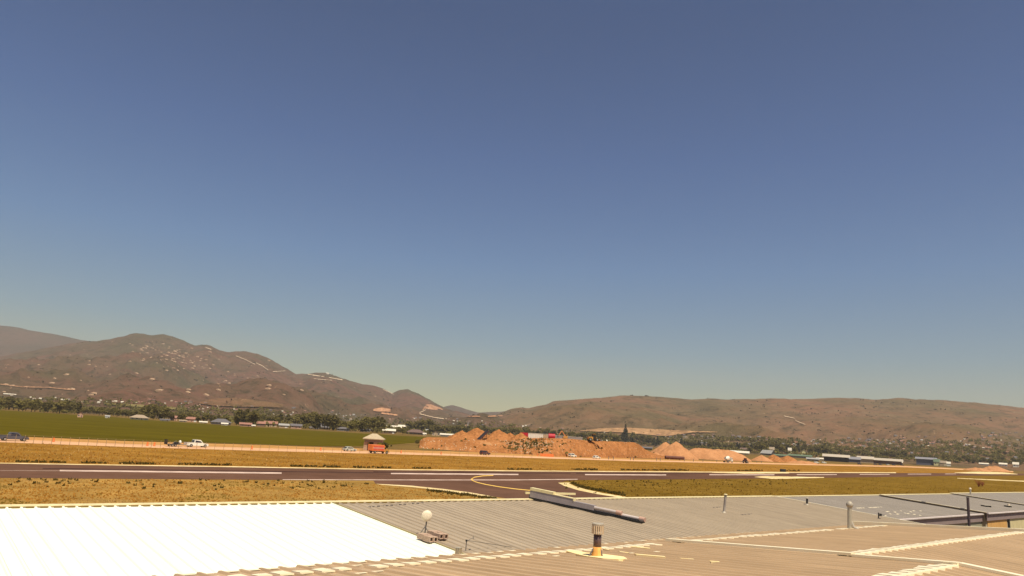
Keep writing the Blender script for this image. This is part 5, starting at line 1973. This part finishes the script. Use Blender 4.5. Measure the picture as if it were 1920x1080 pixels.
M_duct = plain('duct_mauve', (.36, .30, .29), rough=.5)
hp = 1 / FOC * e0.y
duct('base_channel', 0, .985, .046, .13, 0, .28, M_black)
duct('box_section', 0, .40, .161, .56, .02, .26, M_duct)
duct('box_section', .40, .585, .161, .44, .03, .27, M_duct)
duct('cap_strip', 0, .22, .563, .72, .0, .28, M_cap)
duct('cap_strip', .22, .40, .563, .60, .0, .28, M_cap)
duct('end_plate', .402, .406, .445, .60, .0, .28, M_cap)
for f0, f1, h, y in ((.585, .80, .32, .12), (.40, .98, .22, .20)):
    a, b_ = Vector((f0 * Ld, y, h)), Vector((f1 * Ld, y, h))
    o = MB().cyl(a, b_, .085, n=12).build('pipe', plain('pipe_lilac', (.58, .48, .43), rough=.5), e, smooth=False)
    o.matrix_local = Fd
    o = MB().cyl(b_ - Vector((.25, 0, 0)), b_ + Vector((.08, 0, 0)), .12, n=12).build('pipe_cap', plain('pipe_cap_pink', (.55, .33, .24)), e)
    o.matrix_local = Fd
o = MB().box(.96 * Ld, .985 * Ld, .0, .3, .05, .2).build('end_block', M_steel, e)
o.matrix_local = Fd
# cream board behind the duct
q0, q1 = on_grey(984, 935), on_grey(1078, 938.5)
k = mpp(q0)
e = empty('rain_board', q0 + Vector((0, 0, 6 * k)), math.atan2(q1.y - q0.y, q1.x - q0.x), 'pale flat board lying across behind the stepped duct', 'board')
L_ = 95 * k
L_ = (q1 - q0).length
o = MB().box(0, L_, -.05, .05, .08, .2).build('plank', M_cap, e)
MB().box(.3, .4, -.04, .04, -.25, .078).build('bracket', M_steel, e)
MB().box(L_ - .5, L_ - .4, -.04, .04, -.25, .078).build('bracket', M_steel, e)


def vent(p, hpx, rpx, label, m, cap='round', capm=None, lean=(0, 0), flash=True, name='vent_pipe'):
    k = mpp(p)
    e = empty(name, p, 0, label, 'vent pipe')
    MB().cyl((0, 0, -.05), (lean[0] * k, lean[1] * k, hpx * k), rpx * k, n=14).build('pipe', m, e, smooth=False)
    c = (lean[0] * k, lean[1] * k, hpx * k)
    if cap == 'round':
        MB().lathe([(rpx * 1.1 * k, -rpx * .6 * k), (rpx * 1.55 * k, 0), (rpx * 1.5 * k, rpx * .9 * k), (rpx * .9 * k, rpx * 1.8 * k), (.01, rpx * 2.1 * k)], 14, c).build('cap', capm or M_galv, e, smooth=True)
    elif cap == 'flat':
        MB().lathe([(rpx * 1.5 * k, -.8 * k), (rpx * 1.6 * k, .2 * k), (rpx * .8 * k, 1.2 * k)], 12, c).build('cap', capm or M_galv, e)
    if flash:
        MB().lathe([(rpx * 1.8 * k, -.03), (rpx * 1.7 * k, .4 * k), (rpx * 1.05 * k, 2.5 * k)], 14).build('flashing', M_galv, e)
    return e


vent(on_grey(1357.5, 961.5), 32, 2.3, 'slim dark vent pipe alone on the grey roof', mat('pipe_striped', (.13, .10, .09), (.45, .38, .32), scale=3, stretch=(1, 1, .2), rough=.4), 'flat', M_cap, (3, 0))
vent(on_grey(1513, 947), 12, 1.8, 'short dark vent at the right end of the grey roof', M_black, 'flat', M_galv, (.6, 0))
q = gp(1598, 992, 4.95)
q = on_plane(1593, 992.5, N0 + Vector((0, 0, .02)), NN)
e = vent(q, 41, 3.9, 'tall galvanised vent with round cap near the grey hangar roof', plain('vent_pale', (.50, .44, .34), rough=.4, metal=.3), 'round', None, (1.5, 0), False)
k = mpp(q)
MB().cyl((3 * k, 0, 14 * k), (6 * k, -.05, 4 * k), 2.6 * k, 3.2 * k, n=10).build('elbow', M_galv, e)
MB().cyl((6 * k, -.05, 4 * k), (15 * k, -.1, 0.5 * k), 3.2 * k, 2.2 * k, n=10).build('elbow_outlet', M_galv, e)
NF2 = F2.to_3x3() @ Vector((0, 0, 1))
NF3 = F3.to_3x3() @ Vector((0, 0, 1))
NF4 = F4.to_3x3() @ Vector((0, 0, 1))


def on2(px, py):
    return on_plane(px, py, F2.translation, NF2)


def on3(px, py):
    return on_plane(px, py, F3.translation, NF3)


p = on2(1648, 984)
k = mpp(p)
e = empty('roof_antenna', p, 0, 'small stick antenna with short side arm left of the black pole', 'antenna')
MB().cyl((0, 0, 0), (0, 0, 21 * k), .04, n=7).build('mast', M_black, e)
MB().box(0, 11 * k, -.05, .05, 17 * k, 18.2 * k).build('side_arm', M_steel, e)
MB().box(2 * k, 5 * k, -.08, .08, 15.5 * k, 19.5 * k).build('head', M_black, e)
p = on2(1669, 979)
k = mpp(p)
e = empty('roof_sensor', p, 0, 'tiny sensor post right of the stick antenna', 'sensor')
MB().cyl((0, 0, 0), (0, 0, 9 * k), .03, n=6).build('post', M_steel, e)
MB().box(-2 * k, 2 * k, -.06, .06, 5 * k, 8.5 * k).build('head', M_galv, e)
p = on2(1818, 989)
k = mpp(p)
qd = on_plane(1817.5, 991.5, N0 + Vector((0, 0, .02)), NN)
k = mpp(qd)
e = empty('dark_pole', qd, 0, 'thick dark pole rising in front of the right hangar eave', 'pole')
MB().cyl((0, 0, 0), (.8 * k, 0, 54 * k), 2.3 * k, n=12).build('shaft', mat('pole_dark', (.06, .04, .045), (.10, .07, .07), scale=2, rough=.5), e, smooth=False)
MB().cyl((.8 * k, 0, 54.01 * k), (.8 * k, 0, 55.5 * k), 2.6 * k, n=12).build('cap', M_steel, e)
MB().cyl((0, 0, -.02), (0, 0, 3 * k), 3.2 * k, n=12).build('collar', M_galv, e)
vent(on3(1820, 929), 11, 1.3, 'small pale round-topped vent on the far roof', M_galv, 'round', M_dish, (0, 0), False)
for px, py, w, lab in ((1849, 950.5, 14, 'low dark roof hatch box right of the black pole'), (1890, 951, 8, 'small dark fan housing near the right edge')):
    p = on3(px, py)
    k = mpp(p)
    e = empty('roof_hatch', p, math.atan2(RA.y, RA.x) - .5, lab, 'roof hatch')
    MB().box(-w / 2 * k, w / 2 * k, -.25, .25, -.02, 2.6 * k).build('box', M_black, e)
    MB().box(-w / 2 * k - .05, w / 2 * k + .05, -.3, .3, 2.61 * k, 3.3 * k).build('lid', M_galv, e)
    if w == 8:
        MB().cyl((1.5 * k, 0, 3.3 * k), (1.5 * k, 0, 6 * k), 2 * k, n=10).build('cowl', M_dish, e)

# ------------------------------------------------------------------ valley haze
if True:
    hz = MB().box(-16500, 16500, -400, 15800, -6, 1500).build('haze', bpy.data.materials.new('valley_haze'))
    hm = hz.data.materials[0]
    hm.use_nodes = True
    N = hm.node_tree.nodes
    N.clear()
    ho = N.new('ShaderNodeOutputMaterial')
    hv = N.new('ShaderNodeVolumePrincipled')
    hv.inputs['Color'].default_value = (.93, .86, .80, 1)
    hv.inputs['Density'].default_value = 0.000048
    hv.inputs['Anisotropy'].default_value = 0.1
    hm.node_tree.links.new(hv.outputs[0], ho.inputs['Volume'])
    tag(hz, 'thin pale haze filling the valley', 'haze', kind='stuff')
